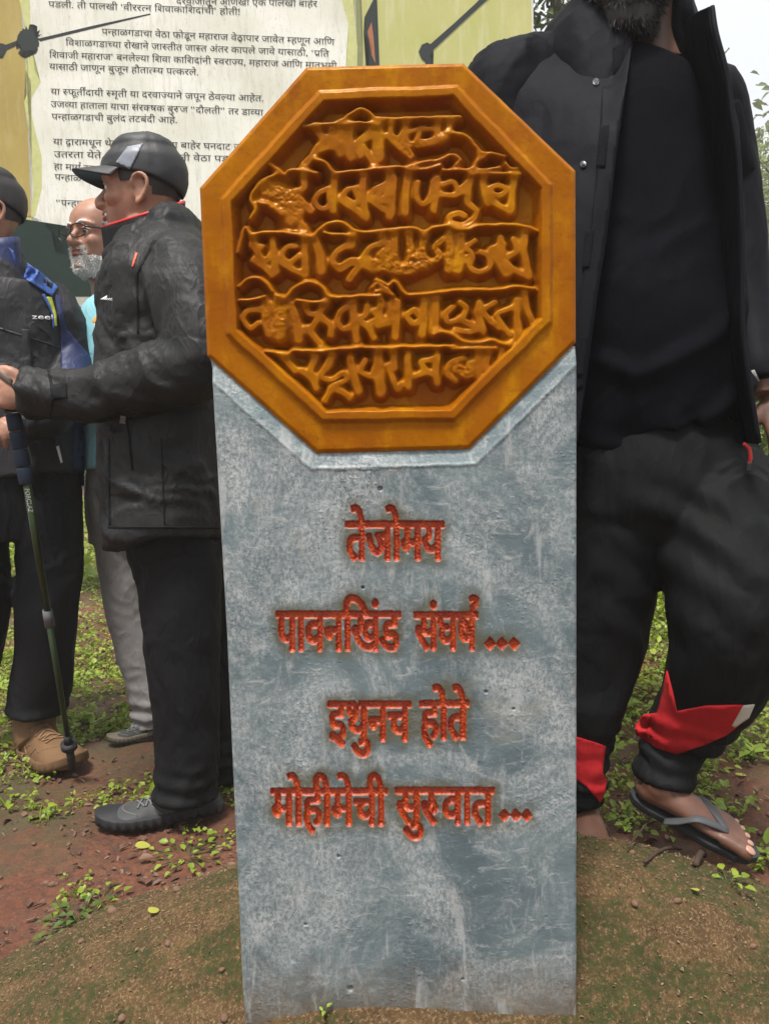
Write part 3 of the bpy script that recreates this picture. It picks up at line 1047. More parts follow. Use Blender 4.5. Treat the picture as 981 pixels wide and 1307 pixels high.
def hit(px, py, lo=0.7, hi=60.0):
    """first ground point under a photo pixel"""
    ds = np.exp(np.linspace(np.log(lo), np.log(hi), 700))
    r = ray(px, py)
    pts = np.array(CAMLOC)[None] + np.array(r)[None] * ds[:, None]
    below = pts[:, 2] < top_z(pts[:, 0], pts[:, 1])
    k = int(np.argmax(below)) if below.any() else 699
    p = pts[k]
    return Vector((p[0], p[1], float(top_z(p[0:1], p[1:2])[0])))

# ------------------------------------------------------------------ leaves
def leaf_shape(L, W, fold=0.25, curl=0.2):
    """pointed leaf along +x, folded on its midrib; 9 verts, 8 faces"""
    ts = np.array([0.0, 0.3, 0.65, 1.0])
    ws = np.array([0.0, 1.0, 0.8, 0.0]) * W / 2
    V, F = [], []
    for t, w in zip(ts, ws):
        zc = -curl * L * t * t
        V += [(t * L, 0, zc), (t * L, w, zc + fold * w), (t * L, -w, zc + fold * w)]
    V = np.array(V)
    F = [(0, 3, 4), (0, 5, 3), (3, 6, 7, 4), (3, 5, 8, 6), (6, 9, 7), (6, 8, 9)]
    keep = [0, 3, 4, 5, 6, 7, 8, 9]
    idx = {k: i for i, k in enumerate(keep)}
    return V[keep], [tuple(idx[i] for i in f) for f in F]

def rot_euler(rx, ry, rz):
    return np.array(Euler((rx, ry, rz)).to_matrix())

def scatter_leaves(name, spots, mat, parent=None):
    """spots: (x, y, z, length, width, rx, ry, rz) -> one mesh"""
    lv, lf = leaf_shape(1.0, 1.0)
    lf4 = [f if len(f) == 4 else f + (f[2],) for f in lf]
    n = len(spots)
    S = np.asarray(spots, float)
    cx, sx = np.cos(S[:, 5]), np.sin(S[:, 5])
    cy, sy = np.cos(S[:, 6]), np.sin(S[:, 6])
    cz, sz = np.cos(S[:, 7]), np.sin(S[:, 7])
    v = lv[None] * np.stack([S[:, 3], S[:, 4], S[:, 3]], 1)[:, None]
    x, y, z = v[..., 0], v[..., 1], v[..., 2]
    y, z = y * cx[:, None] - z * sx[:, None], y * sx[:, None] + z * cx[:, None]
    x, z = x * cy[:, None] + z * sy[:, None], -x * sy[:, None] + z * cy[:, None]
    x, y = x * cz[:, None] - y * sz[:, None], x * sz[:, None] + y * cz[:, None]
    V = np.stack([x, y, z], -1) + S[:, None, :3]
    k = len(lv)
    faces = []
    tri = np.array([f for f in lf if len(f) == 3])
    quad = np.array([f for f in lf if len(f) == 4])
    quad = np.concatenate([quad[:, [0, 1, 2]], quad[:, [0, 2, 3]]])
    T = np.concatenate([tri, quad])
    F = (T[None] + (np.arange(n) * k)[:, None, None]).reshape(-1, 3)
    return mk(name, V.reshape(-1, 3), F, mat, parent, smooth=True)

def leaf_mat(name, a, b, c3, trans=0.25, rough=0.45):
    m = Mat(name, rough, 0.45)
    geo = m.n('NewGeometry')
    r = geo.outputs['Random Per Island']
    x = m.n('ValToRGB')
    el = x.color_ramp.elements
    el.new(0.5)
    for e, (p_, c_) in zip(el, [(0.0, a), (0.5, b), (1.0, c3)]):
        e.position = p_
        e.color = (*c_, 1)
    m.link(r, x.inputs[0])
    m.color(m.mix(m.noise(60, 3), x.outputs[0], b))
    # thin leaves let light through
    tr = m.n('BsdfTranslucent')
    m.link(x.outputs[0], tr.inputs[0])
    mx_ = m.n('MixShader')
    mx_.inputs[0].default_value = trans
    m.link(m.b.outputs[0], mx_.inputs[1])
    m.link(tr.outputs[0], mx_.inputs[2])
    m.link(mx_.outputs[0], m.t.nodes['Material Output'].inputs[0])
    return m.m

M_GREEN = leaf_mat('fresh_leaf', (0.12, 0.19, 0.016), (0.22, 0.31, 0.03), (0.36, 0.42, 0.05), 0.35)
M_DKGREEN = leaf_mat('dark_leaf', (0.025, 0.05, 0.012), (0.05, 0.085, 0.018), (0.09, 0.13, 0.028), 0.25)
M_LITTER = leaf_mat('dry_leaf', (0.05, 0.026, 0.018), (0.11, 0.055, 0.035), (0.22, 0.13, 0.08), 0.0, 0.55)
M_TREE = leaf_mat('tree_leaf', (0.05, 0.075, 0.022), (0.085, 0.12, 0.03), (0.15, 0.19, 0.05), 0.3)
M_YELLOW = leaf_mat('yellow_leaf', (0.33, 0.35, 0.05), (0.37, 0.38, 0.06), (0.40, 0.38, 0.08), 0.2)
M_BARK = plain('bark', (0.07, 0.055, 0.04), 0.9, 0.2, 0.4, bump=0.8)

def cover_density(x, y):
    q = np.stack([x, y, x * 0], -1)
    n_ = fbm(q * 2.2 + 21, 4)
    f = fbm(q * 9 + 4, 2)
    d = n_ * 1.25 + f * 0.5 - 0.12
    d = d + 0.62 * sst((x - 0.15) / 0.35) * sst((y - 1.55) / 0.4)          # the bank on the right is green
    d = d + 0.75 * sst((y - 2.55) / 0.7) * (1 - sst((x + 0.2) / 0.3))       # grass beyond the men on the left
    return d

spots = []
def add_clumps(n, x0, x1, y0, y1, size, thr=0.0):
    x = RNG.uniform(x0, x1, n); y = y0 + (y1 - y0) * RNG.uniform(0, 1, n) ** 1.3
    keep = (cover_density(x, y) + RNG.normal(0, 0.08, n) > thr) & (np.abs(x) < 0.62 * y + 0.35)
    x, y = x[keep], y[keep]
    z = top_z(x, y)
    mz = (y < 1.55) & (mound_z(x, y) > ground_z(x, y) - 0.01)
    for i in range(len(x)):
        if mz[i]:
            continue
        k = RNG.integers(4, 9)
        s = size * RNG.uniform(0.6, 1.4)
        for j in range(k):
            a = RNG.uniform(0, 6.28)
            r = RNG.uniform(0, 1.6) * s
            L = s * RNG.uniform(0.7, 1.5)
            spots.append((x[i] + math.cos(a) * r, y[i] + math.sin(a) * r, z[i] + RNG.uniform(0.004, 0.03) * (s / 0.015),
                          L, L * RNG.uniform(0.45, 0.75), RNG.normal(0, 0.45), RNG.normal(-0.25, 0.45), a + RNG.normal(0, 0.7)))
add_clumps(15000, -1.7, 1.7, 1.1, 3.4, 0.0095)
add_clumps(2500, -1.7, 1.7, 1.1, 3.4, 0.016)
add_clumps(13000, -4, 4, 2.4, 7, 0.018)
add_clumps(7000, -9, 10, 5, 17, 0.05)
x = RNG.uniform(-3, 3, 9000); y = 1.15 + 4.5 * RNG.uniform(0, 1, 9000) ** 1.5
kp = (cover_density(x, y) + RNG.normal(0, .15, 9000) > 0.1) & ~((y < 1.6) & (mound_z(x, y) > ground_z(x, y) - 0.01))
x, y = x[kp], y[kp]
zb_ = top_z(x, y)
for i in range(len(x)):                                   # thin grass blades among the leaves
    L = RNG.uniform(0.02, 0.06)
    spots.append((x[i], y[i], zb_[i], L, L * 0.07, RNG.normal(0, .4), -RNG.uniform(0.3, 1.2), RNG.uniform(0, 6.28)))
gc = scatter_leaves('ground_cover', spots, M_GREEN)
gc['kind'] = 'stuff'

n = 16000
x = RNG.uniform(-2.6, 2.6, n); y = 1.15 + 3.2 * RNG.uniform(0, 1, n) ** 1.4
okk = ~((y < 1.6) & (mound_z(x, y) > ground_z(x, y) - 0.01)) & (fbm(np.stack([x, y, x * 0], -1) * 1.6 + 77, 3) + 0.35 * sst(x / 0.4) + 0.3 * sst((y - 2.3) / 0.5) > 0.0)
x, y = x[okk], y[okk]
z = top_z(x, y) + 0.003
k = len(x)
L = RNG.uniform(0.004, 0.02, k) * RNG.choice([1, 1, 1.7], k)
lit = np.stack([x, y, z + RNG.uniform(0, 0.006, k), L, L * RNG.uniform(0.2, 0.7, k), RNG.normal(0, 0.3, k), RNG.normal(0, 0.25, k), RNG.uniform(0, 6.28, k)], 1)
lt = scatter_leaves('leaf_litter', lit, M_LITTER)
lt['kind'] = 'stuff'

# moss tufts on the mound
n = 26000
x = RNG.uniform(-0.7, 0.85, n); y = RNG.uniform(0.8, 1.5, n)
q = np.stack([x, y, x * 0], -1)
okk = (mound_z(x, y) > ground_z(x, y)) & (fbm(q * np.array([5, 9, 1]) + 41, 4) + 0.15 * fbm(q * 40, 2) > 0.16)
x, y = x[okk], y[okk]
z = mound_z(x, y) + 0.002
k = len(x)
L = RNG.uniform(0.002, 0.005, k)
ms = np.stack([x, y, z, L, L * 0.6, RNG.normal(0, 0.6, k), RNG.normal(-0.8, 0.5, k), RNG.uniform(0, 6.28, k)], 1)
o = scatter_leaves('moss', ms, leaf_mat('moss_tuft', (0.03, 0.045, 0.012), (0.055, 0.075, 0.014), (0.11, 0.13, 0.02), 0.15, 0.8))
o['kind'] = 'stuff'

# chaff and grit caught on the rough top of the mound
n = 9000
x = RNG.uniform(-0.75, 0.85, n); y = RNG.uniform(0.8, 1.45, n)
okk = mound_z(x, y) > ground_z(x, y)
x, y = x[okk], y[okk]; k = len(x)
L = RNG.uniform(0.0015, 0.007, k)
ch = np.stack([x, y, mound_z(x, y) + 0.002, L, L * RNG.uniform(0.15, 0.6, k), RNG.normal(0, 0.4, k), RNG.normal(-0.1, 0.3, k), RNG.normal(0.4, 1.0, k)], 1)
o = scatter_leaves('chaff', ch, leaf_mat('chaff', (0.05, 0.03, 0.016), (0.16, 0.10, 0.05), (0.27, 0.19, 0.11), 0.0, 0.8))
o['kind'] = 'stuff'

# small stones and clods lying on the soil and on the mound
pv_, pf_ = ellipsoid((0, 0, 0), (1, 1, 1), None, 9, 7)
pb = Geo()
for i in range(620):
    x = float(RNG.uniform(-1.3, 1.3)); y = float(RNG.uniform(0.9, 3.0))
    s_ = float(RNG.uniform(0.002, 0.008) * (1.6 if RNG.uniform() < .08 else 1))
    z = float(top_z(np.array([x]), np.array([y]))[0])
    k_ = (1 + 0.3 * noise(pv_ * 1.7 + i * 3.1))[:, None]
    pb.add((pv_ * k_ * np.array([1, .8, .6]) * s_) @ rot_euler(0.3, 0.2, RNG.uniform(0, 6)).T + np.array([x, y, z + s_ * .25]), pf_)
o = pb.link('pebbles', plain('stone_crumb', (0.15, 0.085, 0.055), 0.85, 0.3, 0.6, bump=0.6))
o['kind'] = 'stuff'

# single leaves and weeds one can point at
def fallen(px, py, L, W, rz, mat, label, group=None, tilt=0.15):
    p = hit(px, py)
    lv, lf = leaf_shape(L, W, 0.15, 0.12)
    lv = lv - np.array([L / 2, 0, 0])
    V = lv @ (rot_euler(tilt, 0.1, rz)).T + np.array([p.x, p.y, p.z + 0.008])
    o = mk('fallen_leaf', V, lf, mat)
    sm = o.modifiers.new('sub', 'SUBSURF'); sm.levels = 2; sm.render_levels = 2
    return tag(o, label, 'leaf', 'fallen leaves')
fallen(183, 1085, 0.042, 0.030, 0.3, M_YELLOW, 'large yellow green leaf lying on red soil near the grey shoe')
fallen(197, 1168, 0.024, 0.021, 1.0, M_YELLOW, 'pale yellow leaf lying at the left edge of the mound')
fallen(886, 1142, 0.018, 0.013, 2.0, M_YELLOW, 'tiny bright green leaf on the mossy mound below the sandal')
fallen(945, 995, 0.035, 0.014, 0.2, M_YELLOW, 'narrow yellow leaf on the soil right of the sandal')

def weed(px, py, n_, L, mat, label, name='weed', up=0.5, spread=0.03, group='weeds', p=None):
    p = p or hit(px, py)
    e = thing(name, label, 'plant', p, group)
    st = Geo()
    sp = []
    for i in range(n_):
        a = i * 2.4 + RNG.uniform(-0.3, 0.3)
        r = spread * math.sqrt((i + 0.5) / n_)
        hh = up * L * RNG.uniform(0.4, 1.2)
        tip = np.array([p.x + r * math.cos(a), p.y + r * math.sin(a), p.z + hh])
        V, F = tube([(p.x + 0.1 * r * math.cos(a), p.y + 0.1 * r * math.sin(a), p.z - 0.005, 0.0012, 0.0012), (*tip, 0.0008, 0.0008)], 2, 6, (0.3, 1, 0.2))
        st.add(V, F)
        l_ = L * RNG.uniform(0.7, 1.2)
        sp.append((*tip, l_, l_ * RNG.uniform(0.5, 0.65), RNG.normal(0, 0.25), RNG.uniform(-0.5, 0.15), a + RNG.normal(0, 0.4)))
    st.link('stem', M_DKGREEN, e)
    o = scatter_leaves('foliage', sp, mat, e)
    return e
M_WEED = leaf_mat('weed_leaf', (0.05, 0.085, 0.015), (0.08, 0.12, 0.022), (0.14, 0.18, 0.04), 0.25)
weed(100, 1176, 44, 0.019, M_WEED, 'ragged dark green weed on soil in the lower left', spread=0.065, up=0.7)
weed(240, 1095, 34, 0.020, M_GREEN, 'bright green weed patch on soil before the grey shoe', spread=0.085)
weed(130, 1150, 12, 0.020, M_GREEN, 'small light green weed behind the ragged dark weed', spread=0.05)
weed(955, 972, 9, 0.036, M_GREEN, 'upright green weed at the right edge behind the sandal', up=1.0, spread=0.03)
weed(812, 1055, 24, 0.022, M_GREEN, 'leafy green weed behind the mound beside the standing foot', up=0.9, spread=0.06)
weed(930, 1130, 9, 0.022, M_GREEN, 'little green weed under the toes of the raised sandal', spread=0.03)
weed(285, 1075, 14, 0.016, M_GREEN, 'green weed close to the left edge of the slab', spread=0.04)
p = Vector(on_plane(415, 1297, Vector((0, Y_ST - 0.008, 0)), Vector((0, 1, 0))))
weed(0, 0, 4, 0.010, M_GREEN, 'tiny sprout with round bright leaves at the foot of the slab', 'sprout', 1.1, 0.007, p=p)

# sticks behind the mound
for (a, b, r, lab) in (((822, 1108), (868, 1092), 1.8, 'black stick lying on soil behind the right of the mound'),
                  ((887, 1110), (899, 1100), 3.6, 'short black chunk of wood under the raised sandal'),
                  ((800, 1090), (850, 1040), 1.0, 'thin bent twig leaning beside the leafy weed')):
    A, B = hit(*a), hit(*b)
    A.z += 0.01; B.z += 0.012
    mid = (A + B) / 2 + Vector((0.004, 0.006, 0.008))
    k = pxm(1.5) * r
    V, F = tube([(*A, k, k), (*mid, k * 1.1, k * 1.1), (*B, k * 0.7, k * 0.7)], 12, 8, (0.2, 0.3, 1))
    V += (fbm(V * 60, 2)[:, None]) * k * 0.6
    tag(mk('stick', V, F, plain('dark_wood', (0.06, 0.04, 0.028), 0.85, 0.2, 0.4, bump=0.8)), lab, 'stick', 'sticks on the soil')
# ------------------------------------------------------------------ printed information board on posts
BA = math.radians(9.5)
BT = Vector((math.cos(BA), math.sin(BA), 0))
BN = Vector((-math.sin(BA), math.cos(BA), 0))          # pointing away from the camera
BO = P(300, 200, 4.2)
def on_board(px, py, off=0.0):
    return on_plane(px, py, BO - BN * off, BN)
def flat(name, pts, mat, off, parent, thick=0.0008):
    """thin printed area outlined in photo pixels, lying on the board"""
    bm = bmesh.new()
    vs = [bm.verts.new(on_board(*p_, off)) for p_ in pts]
    f = bm.faces.new(vs)
    bmesh.ops.triangulate(bm, faces=[f])
    me = bpy.data.meshes.new(name)
    bm.to_mesh(me)
    bm.free()
    o = bpy.data.objects.new(name, me)
    COL.objects.link(o)
    me.materials.append(mat)
    o.parent = parent
    o.matrix_parent_inverse = parent.matrix_world.inverted()
    return o

zb = on_board(100, 379).z
zt = on_board(300, -420).z
xl, xr = on_board(-420, 300), on_board(648, 60)
board = thing('information_board', 'large weathered printed board with black lettering standing behind the group', 'information board', ((xl + xr) / 2).to_tuple()[:2] + (0.0,))
bw = (xr - xl).length
def bbox(name, cu, cz, w, h, t, off, mat):
    c_ = xl + BT * cu
    V, F = box((0, 0, 0), (w, t, h), np.array(Matrix.Rotation(BA, 3, 'Z')))
    V = V + np.array([c_.x - BN.x * off, c_.y - BN.y * off, cz])
    return mk(name, V, F, mat, board, smooth=False)

m = Mat('board_print', 0.35, 0.5)
sx_ = m.n('SeparateXYZ'); m.link(m.co, sx_.inputs[0])
c = m.mix(m.ramp(m.noise(1.4, 5), [(0.35, 0.0), (0.65, 1.0)]), (0.40, 0.42, 0.11), (0.52, 0.50, 0.20))
c = m.mix(m.ramp(m.noise(5, 5, 0.7, vec=m.scaled((4, 4, 0.6))), [(0.5, 0.0), (0.7, 0.5)]), c, (0.60, 0.60, 0.40))
m.color(c)
M_BP = m.m
bbox('panel', bw / 2, (zb + zt) / 2, bw, zt - zb, 0.03, -0.016, M_BP)
M_ALU = plain('weathered_rail', (0.42, 0.41, 0.36), 0.5, 0.5, 0.35)
bbox('bottom_rail', bw / 2, zb - 0.028, bw + 0.01, 0.05, 0.045, -0.01, M_ALU)
bbox('side_rail', bw + 0.006, (zb + zt) / 2, 0.012, zt - zb, 0.036, -0.014, plain('pale_edge', (0.6, 0.6, 0.52), 0.5))
bbox('top_rail', bw / 2, zt + 0.02, bw + 0.01, 0.036, 0.04, -0.012, M_ALU)
M_POST = plain('post_paint', (0.05, 0.06, 0.055), 0.5)
for u_ in (0.35, bw * 0.5, bw - 0.35):
    c_ = xl + BT * u_
    gz = float(ground_z(c_.x, c_.y))
    bbox('post', u_, (gz - 0.1 + zb - 0.05) / 2, 0.07, zb - 0.05 - gz + 0.1, 0.07, -0.02, M_POST)

m = Mat('ochre_print', 0.35, 0.5)
c = m.mix(m.ramp(m.noise(2.2, 5), [(0.35, 0.0), (0.65, 1.0)]), (0.34, 0.25, 0.06), (0.44, 0.34, 0.09))
m.color(m.mix(m.ramp(m.noise(9, 5, 0.7, vec=m.scaled((3, 3, 0.5))), [(0.5, 0.0), (0.7, 0.4)]), c, (0.5, 0.42, 0.2)))
ed = [(22, -60), (25, 0), (31, 25), (36, 60), (33, 88), (40, 105), (31, 130), (37, 160), (41, 200), (43, 240), (40, 276)]
flat('ochre_border', [(-420, -60)] + ed + [(-420, 276)], m.m, 0.0008, board)
m = Mat('parchment_print', 0.38, 0.5)
c = m.mix(m.ramp(m.noise(2.4, 5), [(0.35, 0.0), (0.62, 1.0)]), (0.66, 0.66, 0.55), (0.82, 0.82, 0.74))
c = m.mix(m.ramp(m.noise(7, 6, 0.75, vec=m.scaled((5, 5, 0.7))), [(0.5, 0.0), (0.68, 0.6)]), c, (0.50, 0.49, 0.40))
c = m.mix(m.ramp(m.noise(40, 5, 0.8, vec=m.scaled((2, 2, 0.8))), [(0.58, 0.0), (0.66, 0.5)]), c, (0.36, 0.34, 0.28))
m.color(c)
red_ = [(452, -60), (451, 0), (453, 30), (456, 60), (455, 110), (458, 170), (455, 240), (455, 320)]
flat('parchment', ed[:] + [(57, 283), (62, 300), (70, 322), (101, 329), (330, 345)] + red_[::-1], m.m, 0.0012, board)
m2 = plain('parchment_edge', (0.53, 0.54, 0.22), 0.4, 0.5, 0.25)
inner = [(x + 9 + 4 * math.sin(i * 1.7), y) for i, (x, y) in enumerate(ed)]
flat('parchment_stain', ed + inner[::-1], m2, 0.0016, board)
innr = [(x - 12 - 4 * math.sin(i * 2.1), y) for i, (x, y) in enumerate(red_)]
flat('parchment_stain', red_ + innr[::-1], m2, 0.0016, board)
m3 = plain('olive_print', (0.22, 0.23, 0.10), 0.4, 0.5, 0.2)
flat('print_shadow', red_ + [(x + 7, y) for x, y in red_[::-1]], m3, 0.0010, board)
M_DG = plain('dark_green_print', (0.010, 0.024, 0.018), 0.35, 0.35, 0.25)
flat('fort_silhouette', [(-420, 270), (-20, 275), (20, 278), (57, 284), (58, 288), (66, 296), (70, 306), (71, 322), (101, 329), (101, 290), (135, 296), (200, 310), (200, 378.5), (-420, 378.5)], M_DG, 0.0020, board)
flat('fort_silhouette', [(200, 310), (330, 330), (648, 330), (648, 371.5), (200, 378.5)], M_DG, 0.0020, board)
M_PK = plain('black_print', (0.015, 0.02, 0.018), 0.35, 0.5, 0.2)
flat('printed_spear', [(50, 49), (120, 32.5), (192, 17), (192.5, 18.5), (121, 36), (51, 53)], M_PK, 0.0020, board)
tas = []
for k in range(46):
    a = -k / 46 * 2 * math.pi
    rr_ = (17 if k % 2 else 12.5) * (1 + 0.16 * math.sin(k * 2.9))
    tas.append((37 + rr_ * math.cos(a) * (0.95 if math.cos(a) > 0 else 1.05), 52 + rr_ * 1.15 * math.sin(a)))
flat('printed_tassel', tas, M_PK, 0.0024, board)
flat('printed_spear', [(-60, 66), (2, 55), (8, 57), (24, 51), (24, 57), (9, 64), (4, 74), (-2, 70), (-60, 78)], M_PK, 0.0020, board)
flat('printed_banner', [(477, -30), (476, 0), (470, 12), (465, 22), (467, 33), (464, 43), (471, 50), (470, 81), (470, 130), (485, 130), (484, 81), (481, 0), (481, -30)], M_PK, 0.0020, board)
flat('printed_flame', [(474, 28), (476.5, 47), (479, 81), (474, 70), (475.5, 55), (470, 47), (469, 40)], plain('rust_print', (0.36, 0.13, 0.05), 0.4), 0.0026, board)
flat('printed_staff', [(547, 58), (580, 29), (607, 4), (630, -20), (637, -14), (612, 8), (584, 34), (552, 64)], M_PK, 0.0020, board)
flat('printed_staff', [(534, 66), (538, 57), (545, 54), (552, 58), (553, 66), (549, 70), (551, 79), (551, 130), (543, 130), (543, 79), (538, 75)], M_PK, 0.0024, board)

M_TX = plain('lettering_black', (0.02, 0.02, 0.02), 0.4, 0.4)
ROWS = [
 ('दरवाजातून आणखी एक पालखी बाहेर', 225, -2.5, 405, 1.2),
 ('पडली. ती पालखी ‘वीररत्न शिवाकाशिदांची’ होती!', 62, 1.5, 306, 11.5),
 ('पन्हाळगडाचा वेठा फोडून महाराज वेठ्यापार जावेत म्हणून आणि', 130, 36.5, 427, 50),
 ('विशाळगडाच्या रोखाने जास्तीत जास्त अंतर कापले जावे यासाठी, ‘प्रति', 84, 50.5, 420, 65),
 ('शिवाजी महाराज’ बनलेल्या शिवा काशिदांनी स्वराज्य, महाराज आणि मातृभूमी', 63, 66, 430, 80.5),
 ('यासाठी जाणून बुजून हौतात्म्य पत्करले.', 63, 81, 253, 88.5),
 ('या स्फूर्तीदायी स्मृती या दरवाज्याने जपून ठेवल्या आहेत.', 65, 113, 336, 122),
 ('उजव्या हाताला याचा संरक्षक बुरुज “दौलती” तर डाव्या', 65, 129, 336, 140),
 ('पन्हाळगडाची बुलंद तटबंदी आहे.', 66, 145, 226, 149.5),
 ('या द्वारामधून थेट पन्हाळगडाच्या बाहेर घनदाट जं', 68, 177, 309, 184),
 ('उतरता येते. सिद्दीच्या लष्करांनी वेठा पड', 69, 193, 292, 199),
 ('हा मार्ग दरवाजामध', 69, 208.5, 400, 214),
 ('पन्हाळगड सरली', 70, 222, 400, 227),
 ('“पन्हाळगडाच्या', 72, 255, 400, 258),
]
for txt, x0, y0, x1, y1 in ROWS:
    parts, w = layout(txt)
    allv = np.concatenate([V for V, T in parts])
    a, b = allv[:, 0].min(), allv[:, 0].max()
    sy = 7.4 / 0.622
    if x1 - x0 > 16.5 * (b - a):
        x1 = x0 + 13.8 * (b - a)
    G_ = Geo()
    for V, T in parts:
        px_ = x0 + (V[:, 0] - a) / (b - a) * (x1 - x0)
        py_ = y0 + (px_ - x0) / (x1 - x0) * (y1 - y0) - (V[:, 1] - 0.622) * sy
        G_.add([on_board(float(p_), float(r_), 0.0030) for p_, r_ in zip(px_, py_)], T)
    G_.link('lettering', M_TX, board, smooth=False)
# ------------------------------------------------------------------ people
from mathutils.bvhtree import BVHTree
from mathutils.geometry import delaunay_2d_cdt

def bvh_of(o):
    me = o.data
    return BVHTree.FromPolygons([v.co.copy() for v in me.vertices], [tuple(p.vertices) for p in me.polygons])

def kid(name, V, F, mat, root, smooth=True):
    return mk(name, V, F, mat, root, smooth)

def patch(name, poly, target, mat, root, off=0.002, thick=0.0015, step=4.0, bevel=False):
    """piece of fabric, print or trim lying on a garment; outline in photo pixels"""
    poly = [Vector(p) for p in poly]
    xs = [p[0] for p in poly]; ys = [p[1] for p in poly]
    pts = list(poly)
    n = len(poly)
    ed = []
    dense = []
    for i in range(n):
        a, b = poly[i], poly[(i + 1) % n]
        k = max(1, int((b - a).length / step))
        for j in range(k):
            dense.append(a.lerp(b, j / k))
    m_ = len(dense)
    ed = [(i, (i + 1) % m_) for i in range(m_)]
    arr = np.array([tuple(p) for p in dense])
    inn = []
    for X in np.arange(min(xs) + step / 2, max(xs), step):
        for Y in np.arange(min(ys) + step / 2, max(ys), step):
            x1, y1 = arr[:, 0], arr[:, 1]
            x2, y2 = np.roll(x1, -1), np.roll(y1, -1)
            c = ((y1 > Y) != (y2 > Y)) & (X < (x2 - x1) * (Y - y1) / (y2 - y1 + 1e-12) + x1)
            if c.sum() % 2 and np.hypot(arr[:, 0] - X, arr[:, 1] - Y).min() > step * 0.4:
                inn.append(Vector((X, Y)))
    r = delaunay_2d_cdt(dense + inn, ed, [list(range(m_))], 1, 1e-4)
    return drape(name, [(v[0], v[1]) for v in r[0]], r[2], target, mat, root, off, thick)

_bv = {}
def drape(name, pts, faces, target, mat, root, off, thick):
    if target.name not in _bv:
        _bv[target.name] = bvh_of(target)
    bv = _bv[target.name]
    inv = target.matrix_world.inverted()
    V, last = [], None
    miss = []
    for x, y in pts:
        d = ray(x, y).normalized()
        h = bv.ray_cast(inv @ CAMLOC, inv.to_3x3() @ d)
        if h[0] is None:
            miss.append(len(V)); V.append(None)
        else:
            p = target.matrix_world @ h[0]
            V.append(np.array(p - d * off))
    good = [i for i, v in enumerate(V) if v is not None]
    if not good:
        return None
    G2 = np.array([pts[i] for i in good])
    for i in miss:
        j = good[int(np.argmin(np.hypot(G2[:, 0] - pts[i][0], G2[:, 1] - pts[i][1])))]
        V[i] = V[j] + np.array(ray(*pts[i]) - ray(*pts[j])) * (Vector(V[j]) - CAMLOC).length
    o = mk(name, np.array(V), [tuple(f) for f in faces], mat, root)
    s = o.modifiers.new('thick', 'SOLIDIFY')
    s.thickness = thick
    s.offset = 0
    return o

def print_text(name, txt, x0, y0, x1, h, slope, target, mat, root, off=0.002, up=0.72, vertical=False):
    V, T = _ink(txt)
    a, b = V[:, 0].min(), V[:, 0].max()
    px_ = x0 + (V[:, 0] - a) / (b - a) * (x1 - x0)
    py_ = y0 + slope * (px_ - x0) - V[:, 1] / up * h
    if vertical:
        px_, py_ = x0 + V[:, 1] / up * h + slope * (V[:, 0] - a) / (b - a) * (x1 - x0), y0 + (V[:, 0] - a) / (b - a) * (x1 - x0)
    return drape(name, list(zip(px_, py_)), T, target, mat, root, off, 0.0006)

def folds(V, N, amp, freq, along=(0, 0, 1), squash=0.35, seed=0.0, fine=0.35):
    """cloth folds: ridged noise drawn out along one direction"""
    a = np.asarray(along, float); a = a / np.linalg.norm(a)
    t = V @ a
    Q = V - np.outer(t, a) + np.outer(t * squash, a)
    warp = np.stack([fbm(V * 5 + seed + k * 7, 2) for k in range(3)], 1) * 0.09
    r = noise((Q + warp) * freq + seed)
    r2 = noise((Q + warp * 1.5) * freq * 2.1 + seed + 40)
    r3 = noise((Q + warp * 1.8) * freq * 4.3 + seed + 70)
    h = (0.5 - np.abs(r)) * 1.6 + (0.5 - np.abs(r2)) * 2 * fine - 0.6 - np.exp(-(r3 / 0.10) ** 2) * 0.30 * (0.5 + fine) * smooth01(noise(V * 7 + seed) * 2 + 0.5)
    msk = 0.45 + 0.55 * smooth01(fbm(V * 4 + seed + 90, 2) * 1.8 + 0.5)
    return V + N * (h * amp * msk)[:, None]

def garment(name, geo, mat, root, voxel=0.007, smooth=5, amp=0.008, freq=9, along=(0, 0, 1), squash=0.35, seed=0.0, extra=None, fine=0.35):
    V, F = fuse(geo, voxel, smooth)
    N = normals(V, F)
    V = folds(V, N, amp, freq, along, squash, seed, fine)
    if extra is not None:
        V = extra(V, N)
    return kid(name, V, F, mat, root)

def sec(xl, xr, y, d, rd):
    """torso row: edges in px, depth, depth radius in metres"""
    p = P((xl + xr) / 2, y, d)
    return (p.x, p.y, p.z, (xr - xl) / 2 * pxm(d), rd)

def sheet(name, rows, mat, root, thick=0.004, nr=60, nc=40, amp=0.004, freq=9, along=(0, 0, 1), seed=0.0):
    """cloth sheet from rows of (px, py, depth)"""
    R_ = [[tuple(P(*c)) for c in r] for r in rows]
    cols = [catmull(np.array(r), nc) for r in R_]
    A = np.stack(cols)                                        # rows x nc x 3
    B = np.stack([catmull(A[:, j], nr) for j in range(nc)], 1)
    V = B.reshape(-1, 3)
    F = grid_faces(nr, nc)
    N = normals(V, F)
    V = folds(V, N, amp, freq, along, 0.3, seed)
    o = kid(name, V, F, mat, root)
    s = o.modifiers.new('thick', 'SOLIDIFY')
    s.thickness = thick
    s.offset = 0
    return o

